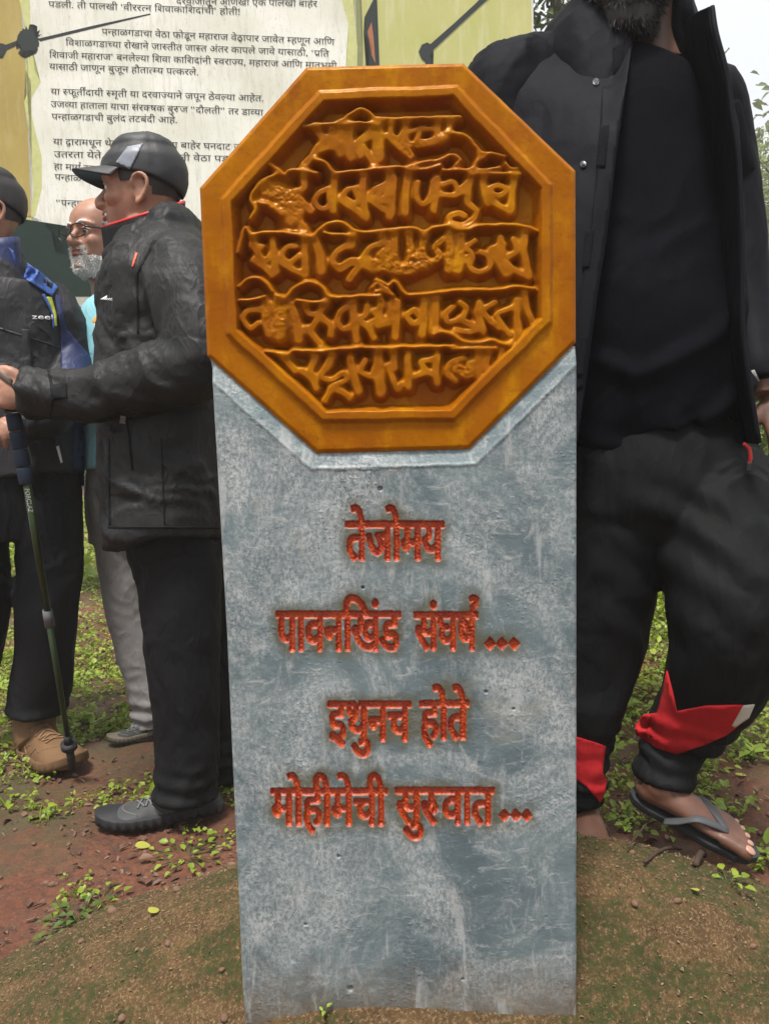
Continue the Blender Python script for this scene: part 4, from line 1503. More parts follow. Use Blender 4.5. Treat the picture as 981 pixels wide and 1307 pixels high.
# ---------------- heads and hands
HEAD_ROWS = [  # z, front, back, half width
    (-0.012, 0.060, -0.020, 0.030), (0.000, 0.082, -0.022, 0.036), (0.012, 0.091, -0.030, 0.043), (0.030, 0.089, -0.045, 0.052), (0.045, 0.090, -0.055, 0.058),
    (0.062, 0.090, -0.068, 0.063), (0.082, 0.087, -0.082, 0.068), (0.105, 0.082, -0.094, 0.072), (0.125, 0.089, -0.100, 0.0745), (0.150, 0.089, -0.103, 0.075),
    (0.175, 0.080, -0.098, 0.072), (0.200, 0.058, -0.080, 0.060), (0.216, 0.034, -0.055, 0.042), (0.226, 0.006, -0.022, 0.018)]

def head_ring(rows, n=64, grow=0.0):
    q = catmull(np.array(rows, float), 46)
    a = np.linspace(0, 2 * np.pi, n, endpoint=False)
    V = []
    for z, f, b, w in q:
        x0 = -0.012
        ca, sa = np.cos(a), np.sin(a)
        x = np.where(ca > 0, x0 + (f + grow - x0) * np.sign(ca) * np.abs(ca) ** 0.86, x0 + (x0 - b + grow) * ca)
        y = (w + grow) * np.sign(sa) * np.abs(sa) ** 0.92
        V.append(np.stack([x, y, np.full(n, z)], 1))
    V = np.concatenate(V)
    F = [tuple(f) for f in grid_faces(len(q), n, True)]
    k = len(V)
    V = np.concatenate([V, [[0.02, 0, q[0, 0] - 0.004], [-0.008, 0, q[-1, 0] + 0.003]]])
    for j in range(n):
        F.append((k, (j + 1) % n, j))
        F.append((k + 1, (len(q) - 1) * n + j, (len(q) - 1) * n + (j + 1) % n))
    return V, F

def head_geo(smile=0.0, cheek=1.0):
    g_ = Geo()
    g_.add(*head_ring(HEAD_ROWS))
    g_.add(*tube([(0.080, 0, 0.122, .008, .008), (0.094, 0, 0.102, .0095, .009), (0.108, 0, 0.083, .0125, .012), (0.107, 0, 0.074, .012, .010), (0.088, 0, 0.068, .012, .008)], 18, 14, (0, 0.1, 1)))
    for s in (-1, 1):
        g_.add(*ellipsoid((0.096, 0.0125 * s, 0.0745), (.0115, .0075, .0075)))
        g_.add(*tube([(0.086, 0.008 * s, .130, .007, .007), (0.083, 0.030 * s, .135, .0085, .008), (0.062, 0.052 * s, .128, .008, .007)], 12, 12, (0, 0, 1)))
        g_.add(*ellipsoid((0.058, 0.038 * s, 0.083), (.030 * cheek, .024 * cheek, .022)))
        g_.add(*ellipsoid((0.068, 0.031 * s, 0.112), (.0165, .0175, .013)))
        g_.add(*ellipsoid((-0.004, 0.073 * s, 0.092), (.019, .007, .030), rot_euler(0, 0, -0.25 * s)))
        y = 0.080 * s
        ear = [(0.004, y * .96, .058), (-0.006, y, .064), (-0.018, y * 1.06, .078), (-0.027, y * 1.12, .098), (-0.025, y * 1.13, .114), (-0.012, y * 1.1, .124), (0.003, y * 1.04, .121), (0.010, y * .97, .108), (0.006, y * .93, .098)]
        g_.add(*tube([(*e, .0052, .0062) for e in ear], 30, 10, (0, 1, 0)))
        g_.add(*ellipsoid((0.000, y * .98, .061), (.0085, .005, .0095)))
    for z, x, r, wd in ((.0535, .0945, .0062, .024), (.0430, .0935, .0072, .021)):
        g_.add(*tube([(x - .016, -wd, z + smile * .006, .002, .002), (x - .004, -wd * .55, z, r, r * .8), (x + .001, 0, z, r, r * .85), (x - .004, wd * .55, z, r, r * .8), (x - .016, wd, z + smile * .006, .002, .002)], 16, 10, (0, 0, 1)))
    g_.add(*ellipsoid((.080, 0, .013), (.019, .024, .017)))
    return g_

def frame_of(fwd, up=(0, 0, 1)):
    f = Vector(fwd).normalized()
    u = Vector(up)
    l = u.cross(f).normalized()
    u = f.cross(l).normalized()
    return np.array(Matrix((f, l, u)).transposed())            # columns: forward, left, up

def place(V, rot, loc, s=1.0):
    return (np.asarray(V) * s) @ np.asarray(rot).T + np.asarray(loc)

def put(geo, sub, rot, loc, s=1.0):
    V = place(sub.verts(), rot, loc, s)
    geo.add(V, sub.F)

def hand_geo(side=1, curl=0.45, s=1.0):
    """hand along +x, back of the hand +z, thumb towards +y * side"""
    g_ = Geo()
    g_.add(*tube([(-.03, 0, 0, .024, .018), (.0, 0, 0, .028, .018), (.035, .002 * side, 0, .038, .015), (.075, 0, .001, .041, .0135), (.092, 0, .0, .038, .010)], 16, 18, (0, 0, 1)))
    for i, (y, L, r) in enumerate(((.030, .072, .0088), (.010, .080, .0092), (-.011, .074, .0088), (-.030, .058, .0078))):
        y *= side
        c = curl * (1 + 0.12 * i)
        p = np.array([.078, y, 0.0]); ang = -0.15 * c
        rows = [(*p, r, r)]
        for k, fr in enumerate((.45, .30, .25)):
            ang += -c * (0.55 if k == 0 else 1.0)
            p = p + np.array([math.cos(ang), 0, math.sin(ang)]) * L * fr
            rows.append((*p, r * (1.0 - 0.1 * (k + 1)), r * (1.0 - 0.1 * (k + 1))))
        g_.add(*tube(rows, 14, 12, (0, 1, 0)))
    g_.add(*tube([(.012, .024 * side, -.004, .015, .013), (.038, .047 * side, -.012, .0125, .012), (.060, .058 * side, -.020, .0105, .010), (.080, .060 * side, -.030, .0085, .0085)], 14, 12, (0, 0, 1)))
    return g_

def person_root(label, px, py, d, gz=None):
    p = P(px, py, d)
    z = float(top_z(np.array([p.x]), np.array([p.y]))[0]) if gz is None else gz
    return thing('person', label, 'person', (p.x, p.y, z), 'people standing round the stone')

def shoe(root, heel, toe, mat, solemat, lacemat, width=1.0, height=1.0, lift=0.0, name='shoe', laces=5, roll=0.0):
    """shoe from heel to toe (world points on the ground)"""
    heel, toe = Vector(heel), Vector(toe)
    L = (toe - heel).length
    R_ = frame_of(toe - heel)
    S = L
    prof = [(0.00, .085, .012, .11), (0.04, .115, .10, .20), (0.14, .125, .155, .25), (0.30, .128, .165, .255), (0.44, .132, .145, .21), (0.58, .150, .115, .165), (0.72, .165, .095, .135), (0.86, .155, .078, .115), (0.95, .110, .062, .09), (0.985, .07, .055, .075), (1.00, .02, .05, .06)]
    V, F = [], []
    n = 26
    a = np.linspace(0, 2 * np.pi, n, endpoint=False)
    pr = catmull(np.array(prof), 40)
    for x, w, zc, h in pr:
        c_, s_ = np.cos(a), np.sin(a)
        y = w * np.sign(c_) * np.abs(c_) ** 0.8 * width
        top = h * height
        z = np.where(s_ > 0, 0.06 + (top - 0.06) * np.abs(s_) ** 0.85, 0.06 - 0.04 * np.abs(s_) ** 0.5)
        V.append(np.stack([np.full(n, x), y * (1 - 0.38 * np.clip(s_, 0, 1) * (x < 0.62)), z], 1))
    V = np.concatenate(V)
    F = [tuple(f) for f in grid_faces(40, n, True)]
    F += [tuple(range(n))[::-1], tuple(39 * n + j for j in range(n))]
    N = normals(V, F)
    V = V + N * (fbm(V * 14, 2) * 0.006)[:, None]
    o = kid(name, place(V * S, R_, heel), F, mat, root)
    # sole with a toothed edge
    t = np.linspace(0, 1, 60)
    w_ = np.interp(t, [p[0] for p in prof], [p[1] for p in prof]) * 1.08 * width + 0.006
    out = [(x, w) for x, w in zip(t * 1.04 - 0.02, w_)] + [(x, -w) for x, w in zip(t[::-1] * 1.04 - 0.02, w_[::-1])]
    k = len(out)
    tooth = np.array([0.008 * (1 if (i // 2) % 2 else -1) for i in range(k)])
    O = np.array(out)
    nrm = np.stack([np.zeros(k), np.sign(O[:, 1])], 1)
    toeup = 0.05 * np.clip((O[:, 0] - 0.75) / 0.25, 0, 1) ** 2
    lev = [(0.0, 0.97), (0.03, 1.0), (0.075, 1.0), (0.085, 0.96)]
    SV, SF_ = [], []
    for z, sc in lev:
        q_ = O.copy()
        q_[:, 1] *= sc
        if z < 0.05:
            q_ = q_ + nrm * tooth[:, None]
        SV.append(np.column_stack([q_, np.full(k, z) + toeup + 0.008 * np.sin(O[:, 0] * 9)]))
    SV = np.concatenate(SV)
    SF_ = [tuple(f) for f in grid_faces(len(lev), k, True)] + [tuple(range(k))[::-1], tuple((len(lev) - 1) * k + j for j in range(k))]
    kid('sole', place(SV * S, R_, heel), SF_, solemat, o)
    bv = BVHTree.FromPolygons([Vector(v) for v in V], F)
    g_ = Geo()
    for i in range(laces):
        x = 0.40 + 0.065 * i
        for sg in (1, -1):
            row = []
            for yy_ in np.linspace(-.075, .075, 7):
                h = bv.ray_cast(Vector((x + sg * yy_ * 0.35, yy_ * width, 1)), Vector((0, 0, -1)))
                z = h[0].z if h[0] else 0.1
                row.append((x + sg * yy_ * 0.35, yy_ * width, z + 0.008, .009, .007))
            g_.add(*tube(row, 12, 6, (0, 0, 1)))
    kid('laces', place(g_.verts() * S, R_, heel), g_.F, lacemat, o)
    # seams: toe cap and side panels
    def seam(row):
        if len(row) > 3:
            V_, F_ = tube(row, 20, 6, (0, 0.3, 1))
            kid('seam', place(V_ * S, R_, heel), F_, lacemat, o)
    for pts_ in ([(0.80, y_) for y_ in np.linspace(-.17, .17, 13)],):
        row = []
        for x_, y_ in pts_:
            h = bv.ray_cast(Vector((x_ - 0.9 * y_ * y_ * 6, y_ * width, 1)), Vector((0, 0, -1)))
            if h[0]:
                row.append((h[0].x, h[0].y, h[0].z + 0.002, .006, .005))
        seam(row)
    for sd_ in (-1, 1):
        for x0_, x1_ in ((0.30, 0.46), (0.42, 0.34), (0.50, 0.60), (0.14, 0.20)):
            row = []
            for f_ in np.linspace(0, 1, 7):
                x_ = x0_ + (x1_ - x0_) * f_
                h = bv.ray_cast(Vector((x_, sd_, 0.085 + 0.085 * f_)), Vector((0, -sd_, 0)))
                if h[0]:
                    row.append((h[0].x, h[0].y + sd_ * .002, h[0].z, .006, .005))
            seam(row)
    return o

def hair_tufts(name, base_pts, base_nrm, L, w, mat, root, droop=0.4, seed=1):
    """many short tapering strands"""
    rg = np.random.default_rng(seed)
    n = len(base_pts)
    d = base_nrm + rg.normal(0, 0.35, (n, 3)) + np.array([0, 0, -droop])
    d /= np.linalg.norm(d, axis=1)[:, None]
    side = np.cross(d, rg.normal(size=(n, 3)))
    side /= np.linalg.norm(side, axis=1)[:, None]
    l_ = L * rg.uniform(0.6, 1.3, n)[:, None]
    b = base_pts
    V = np.stack([b - side * w, b + side * w, b + d * l_ * 0.6 + side * w * .6, b + d * l_ + np.array([0, 0, -droop * L * .3])], 1).reshape(-1, 3)
    k = np.arange(n)[:, None] * 4
    F = np.concatenate([k + np.array([[0, 1, 2]]), k + np.array([[0, 2, 3]])])
    return kid(name, V, F, mat, root)

M_JACKET = cloth('charcoal_nylon', (0.012, 0.012, 0.0125), (0.018, 0.018, 0.0185), rough=0.56, spec=0.22, crease=0.2)
M_JACKET2 = cloth('grey_nylon', (0.018, 0.018, 0.020), (0.026, 0.026, 0.029), rough=0.56, spec=0.22, crease=0.18)
M_BLACKJ = cloth('black_softshell', (0.0045, 0.005, 0.0075), (0.0065, 0.007, 0.010), rough=0.65, spec=0.07, crease=0.06)
M_TSHIRT = cloth('black_knit', (0.0028, 0.0032, 0.0052), (0.0042, 0.0047, 0.007), rough=0.9, spec=0.05, crease=0.12)
M_TROUS = cloth('black_trouser', (0.005, 0.005, 0.006), (0.008, 0.008, 0.0095), rough=0.66, spec=0.14)
M_TRACK = cloth('black_jersey', (0.0045, 0.005, 0.0055), (0.008, 0.0085, 0.0095), rough=0.7, spec=0.11, crease=0.14)
M_GREYT = cloth('grey_trouser', (0.17, 0.16, 0.155), (0.22, 0.21, 0.20), rough=0.8, spec=0.2)
M_RED = cloth('red_jersey', (0.38, 0.012, 0.016), (0.46, 0.018, 0.022), rough=0.8, spec=0.2)
M_REDT = plain('red_trim', (0.55, 0.02, 0.02), 0.5)
M_ORANGE = plain('orange_trim', (0.7, 0.09, 0.03), 0.5)
M_BLUE = cloth('blue_nylon', (0.035, 0.085, 0.30), (0.05, 0.12, 0.38), rough=0.5)
M_NAVY = cloth('navy_nylon', (0.012, 0.020, 0.07), (0.02, 0.03, 0.10), rough=0.55)
M_LIME = plain('lime_piping', (0.45, 0.5, 0.04), 0.5)
M_TEAL = cloth('sky_blue_jersey', (0.22, 0.50, 0.58), (0.28, 0.56, 0.62), rough=0.7)
M_WHITE = plain('white_print', (0.8, 0.8, 0.8), 0.5)
M_GREYP = plain('reflective_grey', (0.20, 0.22, 0.26), 0.4)
M_SKIN_A = skin('skin_tan', (0.36, 0.20, 0.135))
M_SKIN_B = skin('skin_brown', (0.13, 0.066, 0.044))
M_BLKHAIR = plain('black_hair', (0.012, 0.010, 0.009), 0.55)
M_WHTHAIR = plain('white_hair', (0.78, 0.76, 0.73), 0.6)
M_RUBBER = plain('black_rubber', (0.018, 0.018, 0.02), 0.65, 0.4, 0.3, bump=0.4)
M_SHOE = plain('grey_shoe', (0.055, 0.056, 0.058), 0.65, 0.35, 0.3, bump=0.6)
M_SHOE2 = plain('dark_shoe', (0.035, 0.034, 0.03), 0.7, 0.3, 0.3, bump=0.6)
M_TAN = plain('tan_leather', (0.15, 0.082, 0.038), 0.75, 0.3, 0.3, bump=0.8)
M_TANS = plain('tan_sole', (0.12, 0.066, 0.03), 0.8, 0.3, 0.3, bump=0.5)
M_LACE = plain('grey_lace', (0.12, 0.12, 0.12), 0.8)
M_TLACE = plain('tan_lace', (0.20, 0.11, 0.05), 0.8)
M_EYE = plain('eye_white', (0.6, 0.58, 0.55), 0.2)
M_DARK = plain('dark_plastic', (0.012, 0.012, 0.013), 0.35)

def cap_geo(brim=True, grow=0.007, zlow=0.118, brim_len=0.075):
    rows = [(z, f, b, w) for z, f, b, w in HEAD_ROWS if z >= zlow - 0.001]
    rows = [(rows[0][0] - 0.004, rows[0][1], rows[0][2], rows[0][3])] + rows
    rows[-1] = (rows[-1][0] + 0.008, rows[-1][1], rows[-1][2], rows[-1][3])
    return head_ring(rows, 64, grow)
def cap_parts(root, rot, loc, s, mat, brimmat, brim_len=0.07, zf=0.153, zb=0.090, grow=0.008):
    R_ = np.array(HEAD_ROWS)
    a = np.linspace(0, 2 * np.pi, 72, endpoint=False)
    V = []
    nl = 26
    for t in np.linspace(0, 1, nl):
        for al in a:
            ca, sa = math.cos(al), math.sin(al)
            z0 = zb + (zf - zb) * (0.5 + 0.5 * ca) ** 0.8
            z = z0 + (0.230 - z0) * math.sin(t * math.pi / 2)
            zz = min(z, 0.2255)
            f, b, w = (np.interp(zz, R_[:, 0], R_[:, i]) for i in (1, 2, 3))
            if z > 0.2:
                k_ = math.sqrt(max(0, 1 - ((z - 0.2) / 0.037) ** 2))
                f, b, w = 0.058 * k_, -0.080 * k_, 0.060 * k_
            g2 = grow * (1 if z < .2 else 1.0)
            x0 = -0.012
            x = x0 + ((f + g2 - x0) * abs(ca) ** .86 if ca > 0 else (x0 - b + g2) * ca)
            y = (w + g2) * math.copysign(abs(sa) ** .92, sa)
            V.append((x, y, z))
    V = np.array(V)
    F = [tuple(f) for f in grid_faces(nl, 72, True)]
    N = normals(V, F)
    V = V + N * ((fbm(V * 28 + 3, 3) * 0.0035) - 0.0015 * np.exp(-((np.mod(np.arctan2(V[:, 1], V[:, 0]) + 0.52, 1.047) - 0.52) / 0.03) ** 2))[:, None]
    cap = kid('cap', place(V, rot, loc, s), F, mat, root)
    so_ = cap.modifiers.new('thick', 'SOLIDIFY'); so_.thickness = 0.003; so_.offset = 1
    B = []
    ph = np.linspace(-1.15, 1.15, 41)
    for k_ in np.linspace(0, 1, 12):
        for p_ in ph:
            i = (p_ % (2 * np.pi)) / (2 * np.pi) * 72
            j = int(i) % 72
            e = V[j] * (1 - (i % 1)) + V[(j + 1) % 72] * (i % 1)
            ln = brim_len * max(0.0, math.cos(p_ * 1.28)) ** 0.55 * k_
            B.append((e[0] + ln - .004, e[1] * (1 + 0.10 * k_), e[2] + 0.004 - 0.02 * ln - 9 * (e[1] * (1 + .1 * k_)) ** 2 * 0.35 * k_))
    br = kid('brim', place(np.array(B), rot, loc, s), grid_faces(12, 41), brimmat, cap)
    so_ = br.modifiers.new('thick', 'SOLIDIFY'); so_.thickness = 0.0035; so_.offset = 0
    return cap

def eyes(root, rot, loc, s, brows=True, hair=M_BLKHAIR, gaze=(1, 0, 0)):
    for sd in (-1, 1):
        c = np.array([0.0735, 0.031 * sd, 0.1095])
        V, F = ellipsoid(c, (.0118, .0125, .0105), None, 20, 16)
        e = kid('eye', place(V, rot, loc, s), F, M_EYE, root)
        V, F = ellipsoid(c + np.array([.0085, 0, -.0005]), (.0042, .0058, .0058))
        kid('iris', place(V, rot, loc, s), F, M_DARK, e)
        g_ = Geo()
        g_.add(*tube([(c[0] - .003, c[1] - .015, c[2] + .001, .003, .003), (c[0] + .009, c[1] - .006, c[2] + .0075, .004, .0035), (c[0] + .0095, c[1] + .005, c[2] + .0075, .004, .0035), (c[0] - .002, c[1] + .015, c[2] + .001, .003, .003)], 12, 8, (0, 0, 1)))
        kid('eyelid', place(g_.verts(), rot, loc, s), g_.F, M_SKIN_A, root)
        if brows:
            V, F = tube([(.0925, .012 * sd, .1335, .0015, .0028), (.0895, .030 * sd, .1385, .0018, .0034), (.072, .050 * sd, .134, .0014, .002)], 16, 8, (0, 0, 1))
            kid('eyebrow', place(V, rot, loc, s), F, hair, root)

def lips(root, rot, loc, s, mat, smile=0.0, teeth=False):
    g_ = Geo()
    for z, x, r, wd in ((.0538, .0955, .0058, .023), (.0430, .0948, .0068, .020)):
        g_.add(*tube([(x - .014, -wd, z + smile * .006, .0018, .0018), (x - .003, -wd * .55, z, r * .9, r * .75), (x + .002, 0, z, r, r * .8), (x - .003, wd * .55, z, r * .9, r * .75), (x - .014, wd, z + smile * .006, .0018, .0018)], 16, 10, (0, 0, 1)))
    kid('lips', place(g_.verts(), rot, loc, s), g_.F, mat, root)
    if teeth:
        g_ = Geo()
        for k_ in range(-4, 5):
            V, F = ellipsoid((.0965 - abs(k_) * .0016, k_ * .0045, .0487), (.0035, .0024, .0042))
            g_.add(V, F)
        kid('teeth', place(g_.verts(), rot, loc, s), g_.F, plain('teeth', (0.75, 0.72, 0.66), 0.3), root)
M_LIPS = skin('lips', (0.26, 0.10, 0.08), 0.4)

# ================= man in the cap, seen from the side, holding the trekking pole
D = 1.93
man = person_root('smiling man in black cap and charcoal hooded jacket standing side on beside the slab', 215, 1040, D)
hr = frame_of((-1, -0.10, -0.02))
hl = np.array(P(187, 301, D))
hs = 0.99
body = Geo()
put(body, head_geo(0.6), hr, hl, hs)
body.add(*tube([pt(190, 285, D, 36, 36), pt(203, 330, D, 38, 38), pt(208, 360, D, 60, 70)], 12, 20))
body.add(*tube([sec(150, 262, 345, D, .15), sec(140, 285, 400, D, .17), sec(150, 280, 520, D, .15), sec(160, 275, 640, D, .14), sec(190, 262, 700, D, .12)], 24, 28, (0, 1, 0)))
body.add(*tube([pt(225, 345, 1.80, 36), pt(255, 460, 1.74, 30), pt(170, 490, 1.73, 27), pt(40, 502, 1.715, 19)], 26, 18))
body.add(*tube([pt(225, 345, 2.06, 36), pt(245, 460, 2.12, 30), pt(170, 492, 2.02, 25), pt(85, 503, 1.90, 18)], 26, 18))
for (k0, k1, k2, d0) in (((230, 690), (236, 850), (240, 990), 1.86), ((258, 690), (276, 850), (282, 960), 2.06)):
    body.add(*tube([pt(*k0, d0, 36), pt(*k1, d0, 28), pt(*k2, d0, 24), pt(k2[0] - 10, k2[1] + 25, d0, 22)], 20, 18))
# hand closed round the pole: back of the hand to the camera, fingers round the far side
GX0, GY0 = 12, 505
w0, kn = np.array(P(38, 503, 1.712)), np.array(P(4, 498, 1.698))
up_ = np.array(P(5, 470, 1.70)) - np.array(P(14, 535, 1.70)); up_ /= np.linalg.norm(up_)
fw = (kn - w0) / np.linalg.norm(kn - w0)
dp = np.cross(up_, fw); dp = dp if dp[1] > 0 else -dp
k_ = pxm(1.7)
body.add(*tube([(*(w0 - fw * .02), .020, .026), (*w0, .021, .029), (*((w0 + kn) / 2), .018, .040), (*kn, .015, .042)], 16, 20, up_))
for i in range(4):
    b = kn + up_ * (.031 - .0205 * i)
    r = .0098 - .0006 * i
    L_ = (.034, .037, .035, .029)[i]
    pts_ = [b - fw * .012 - dp * .004, b + fw * .014 - dp * .002, b + fw * .022 + dp * .018, b + fw * .010 + dp * .040, b - fw * .012 + dp * .046, b - fw * .026 + dp * .038]
    body.add(*tube([(*q_, r * (1.08 if n_ in (1, 3) else 1), r * (1.08 if n_ in (1, 3) else 1)) for n_, q_ in enumerate(pts_)], 22, 12, up_))
tb = w0 + up_ * .024 + fw * .006
tp_ = [tb, tb + fw * .022 + up_ * .018 - dp * .004, tb + fw * .046 + up_ * .022 + dp * .004, tb + fw * .066 + up_ * .014 + dp * .014]
body.add(*tube([(*tp_[0], .015, .015), (*tp_[1], .0125, .0125), (*tp_[2], .011, .011), (*tp_[3], .0085, .0085)], 16, 12, up_))
ho = Geo(); put(ho, hand_geo(1, 0.5), frame_of(np.array(P(20, 500, 1.84)) - np.array(P(85, 503, 1.90)), (0, -0.3, 1)), P(83, 503, 1.895)); body.add(ho.verts(), ho.F)
V, F = fuse(body, 0.0042, 3)
N = normals(V, F)
V = V + N * (fbm(V * 60, 2) * 0.0006)[:, None]
bo = kid('body', V, F, M_SKIN_A, man)
eyes(man, hr, hl, hs)
lips(man, hr, hl, hs, M_LIPS, 0.6, True)
cap = cap_parts(man, hr, hl + np.array([0.0, 0, 0.002]), hs, plain('black_cap', (0.020, 0.021, 0.023), 0.55, 0.4, 0.2, bump=0.3), plain('cap_brim', (0.022, 0.022, 0.024), 0.5, 0.4, 0.2), 0.074)
patch('stripe', [(163, 187), (183, 183), (166, 216), (148, 207)], cap, M_GREYP, cap, 0.005, 0.0012, 2.5)
# short hair below the cap
V, F = head_ring([r for r in HEAD_ROWS if 0.07 < r[0] < 0.16], 64, 0.0025)
sel = []
nq = 46 * 64
cx = V[:, 0]
F = [f for f in F if all(i < nq for i in f) and max(cx[list(f)]) < 0.045 and (max(cx[list(f)]) < -0.028 or min(V[list(f), 2]) > 0.112)]
kid('hair', place(V, hr, hl, hs), F, M_BLKHAIR, man)

jk = Geo()
jk.add(*tube([sec(150, 240, 300, D, .10), sec(141, 268, 325, D, .17), sec(139, 290, 362, D, .22), sec(134, 302, 420, D, .22), sec(134, 304, 500, D, .21), sec(138, 302, 600, D, .22), sec(141, 300, 674, D, .225), sec(143, 298, 683, D, .222)], 50, 40, (0, 1, 0), 2.3))
jk.add(*tube([pt(213, 325, 1.86, 40), pt(236, 365, 1.75, 54), pt(257, 430, 1.70, 52), pt(245, 470, 1.685, 47), pt(190, 484, 1.69, 43), pt(130, 502, 1.70, 37), pt(75, 502, 1.705, 33), pt(50, 502, 1.71, 30)], 50, 26))
jk.add(*tube([pt(55, 502, 1.71, 31), pt(44, 502, 1.711, 33), pt(33, 502, 1.712, 31)], 8, 26))
jk.add(*tube([pt(213, 325, 2.0, 40), pt(232, 380, 2.12, 50), pt(248, 450, 2.14, 46), pt(175, 493, 2.02, 34), pt(95, 502, 1.91, 26)], 40, 24))
# hood lying on the back and stand-up collar
jk.add(*ellipsoid(P(228, 300, D), (.064, .150, .064), rot_euler(0, -0.3, 0)))
jk.add(*ellipsoid(P(206, 312, D - .03), (.055, .135, .040), rot_euler(0, -0.45, 0)))
jk.add(*ellipsoid(P(180, 335, D - .07), (.055, .085, .035), rot_euler(0, -0.75, 0)))
jacket = garment('jacket', jk, M_JACKET, man, 0.0062, 4, 0.0125, 8.5, (1, 0.1, -0.55), 0.42, 2.0, fine=0.5)
col = []
for t_ in np.linspace(0, 1, 7):
    row = []
    for al in np.linspace(0, 2 * np.pi, 60, endpoint=False):
        cx_ = 186 - 3 * t_
        x_ = cx_ + (51 + 1 * t_) * math.cos(al)
        # the front edge stands lower than the nape
        y_ = 332 - (58 + 16 * math.cos(al)) * t_ + 7 * (1 - t_) * math.cos(al)
        row.append(tuple(P(x_, y_, D + 0.098 * math.sin(al))))
    col += row
col = np.array(col)
cN = normals(col, grid_faces(7, 60, True))
collar = kid('collar', folds(col, cN, 0.003, 16, (1, 0, 0), .5, 3), grid_faces(7, 60, True), M_TROUS, man)
s_ = collar.modifiers.new('thick', 'SOLIDIFY'); s_.thickness = 0.006; s_.offset = 0
edge_ = col[-60:]
V, F = tube([(*edge_[i % 60], .0042, .0042) for i in range(0, 61)], 61, 8, (0, 0, 1))
kid('red_trim', V, F, M_REDT, man)
patch('zip_flap', [(131, 285), (137, 283), (152, 330), (148, 334), (136, 305)], collar, M_GREYP, man, 0.003, 0.001)
patch('sleeve_trim', [(173, 322), (176, 323), (170, 341), (168, 340)], jacket, M_ORANGE, jacket, 0.0015, 0.001, 2)
# small chest mark
patch('chest_logo', [(128, 382), (137, 377), (136, 383)], jacket, M_WHITE, jacket, 0.0015, 0.0006, 2)
print_text('chest_logo', 'ooc', 136.5, 383.2, 143.5, 4.6, 0.05, jacket, M_WHITE, jacket, 0.0015)
# pocket zip, hem seam and strap
patch('pocket_zip', [(160, 533), (162.5, 533), (170, 600), (168, 601)], jacket, M_TROUS, jacket, 0.003, 0.003, 3)
patch('zip_pull', [(154, 531), (161, 532), (160, 541), (153, 540)], jacket, M_GREYP, jacket, 0.003, 0.003, 2)
for q_ in ([(196, 306), (199, 307), (176, 350), (178, 425), (175, 425), (173, 350)], [(60, 470), (63, 470), (70, 500), (66, 534), (63, 534), (66, 500)], [(138, 560), (140, 560), (141, 670), (139, 670)], [(205, 560), (207, 560), (211, 668), (209, 668)]):
    patch('seam', q_, jacket, M_TROUS, jacket, 0.0012, 0.0015, 4)
patch('cuff_strap', [(64, 492), (84, 488), (86, 508), (66, 512)], jacket, M_TROUS, jacket, 0.003, 0.002, 4)
patch('hem', [(138, 671), (280, 672), (280, 675), (138, 674)], jacket, M_TROUS, jacket, 0.0015, 0.002, 4)

tr = Geo()
tr.add(*tube([sec(165, 292, 655, D, .17), sec(166, 292, 700, D, .175), sec(180, 290, 735, D, .14)], 12, 30, (0, 1, 0)))
tr.add(*tube([pt(228, 690, 1.86, 58, 52), pt(231, 760, 1.86, 53, 50), pt(236, 850, 1.86, 46, 46), pt(240, 920, 1.86, 41, 42), pt(240, 965, 1.86, 40, 42), pt(238, 996, 1.86, 38, 44), pt(236, 1018, 1.86, 35, 44)], 40, 26))
tr.add(*tube([pt(258, 690, 2.06, 46, 50), pt(270, 800, 2.06, 40, 44), pt(279, 900, 2.06, 34, 36), pt(282, 972, 2.06, 31, 36), pt(282, 996, 2.06, 30, 36)], 36, 24))
def ankle(V, N):
    z0 = 0.10
    k_ = np.exp(-((V[:, 2] - 0.14) / 0.07) ** 2)
    ph_ = V[:, 2] * 150 + 2.5 * fbm(V * 9, 2) + V[:, 0] * 18
    return V + N * (np.sin(ph_) * 0.006 * k_)[:, None]
garment('trousers', tr, M_TROUS, man, 0.0062, 4, 0.014, 8, (0.15, 0, 1), 0.3, 6.0, ankle)
patch('hip_logo', [(177, 685), (181, 689), (190, 684), (181, 691.5), (177.5, 689)], man.children[-1], plain('pale_green_print', (0.5, 0.7, 0.4), 0.5), man, 0.002, 0.0006, 2)
def gp(px, py, d):
    p = P(px, py, d)
    return p
sh_h, sh_t = P(281, 1018, 1.90), P(124, 1040, 1.80)
zg = min(float(top_z(np.array([v.x]), np.array([v.y]))[0]) for v in (sh_h, sh_t))
sh_h.z = P(281, 1030, 1.90).z; sh_t.z = P(130, 1057, 1.80).z
shoe(man, sh_h, sh_t, M_SHOE, M_RUBBER, M_LACE)
b_h, b_t = P(305, 1003, 2.09), P(196, 1012, 2.03)
b_h.z = b_t.z = P(285, 1014, 2.08).z
shoe(man, b_h, b_t, M_SHOE, M_RUBBER, M_LACE)

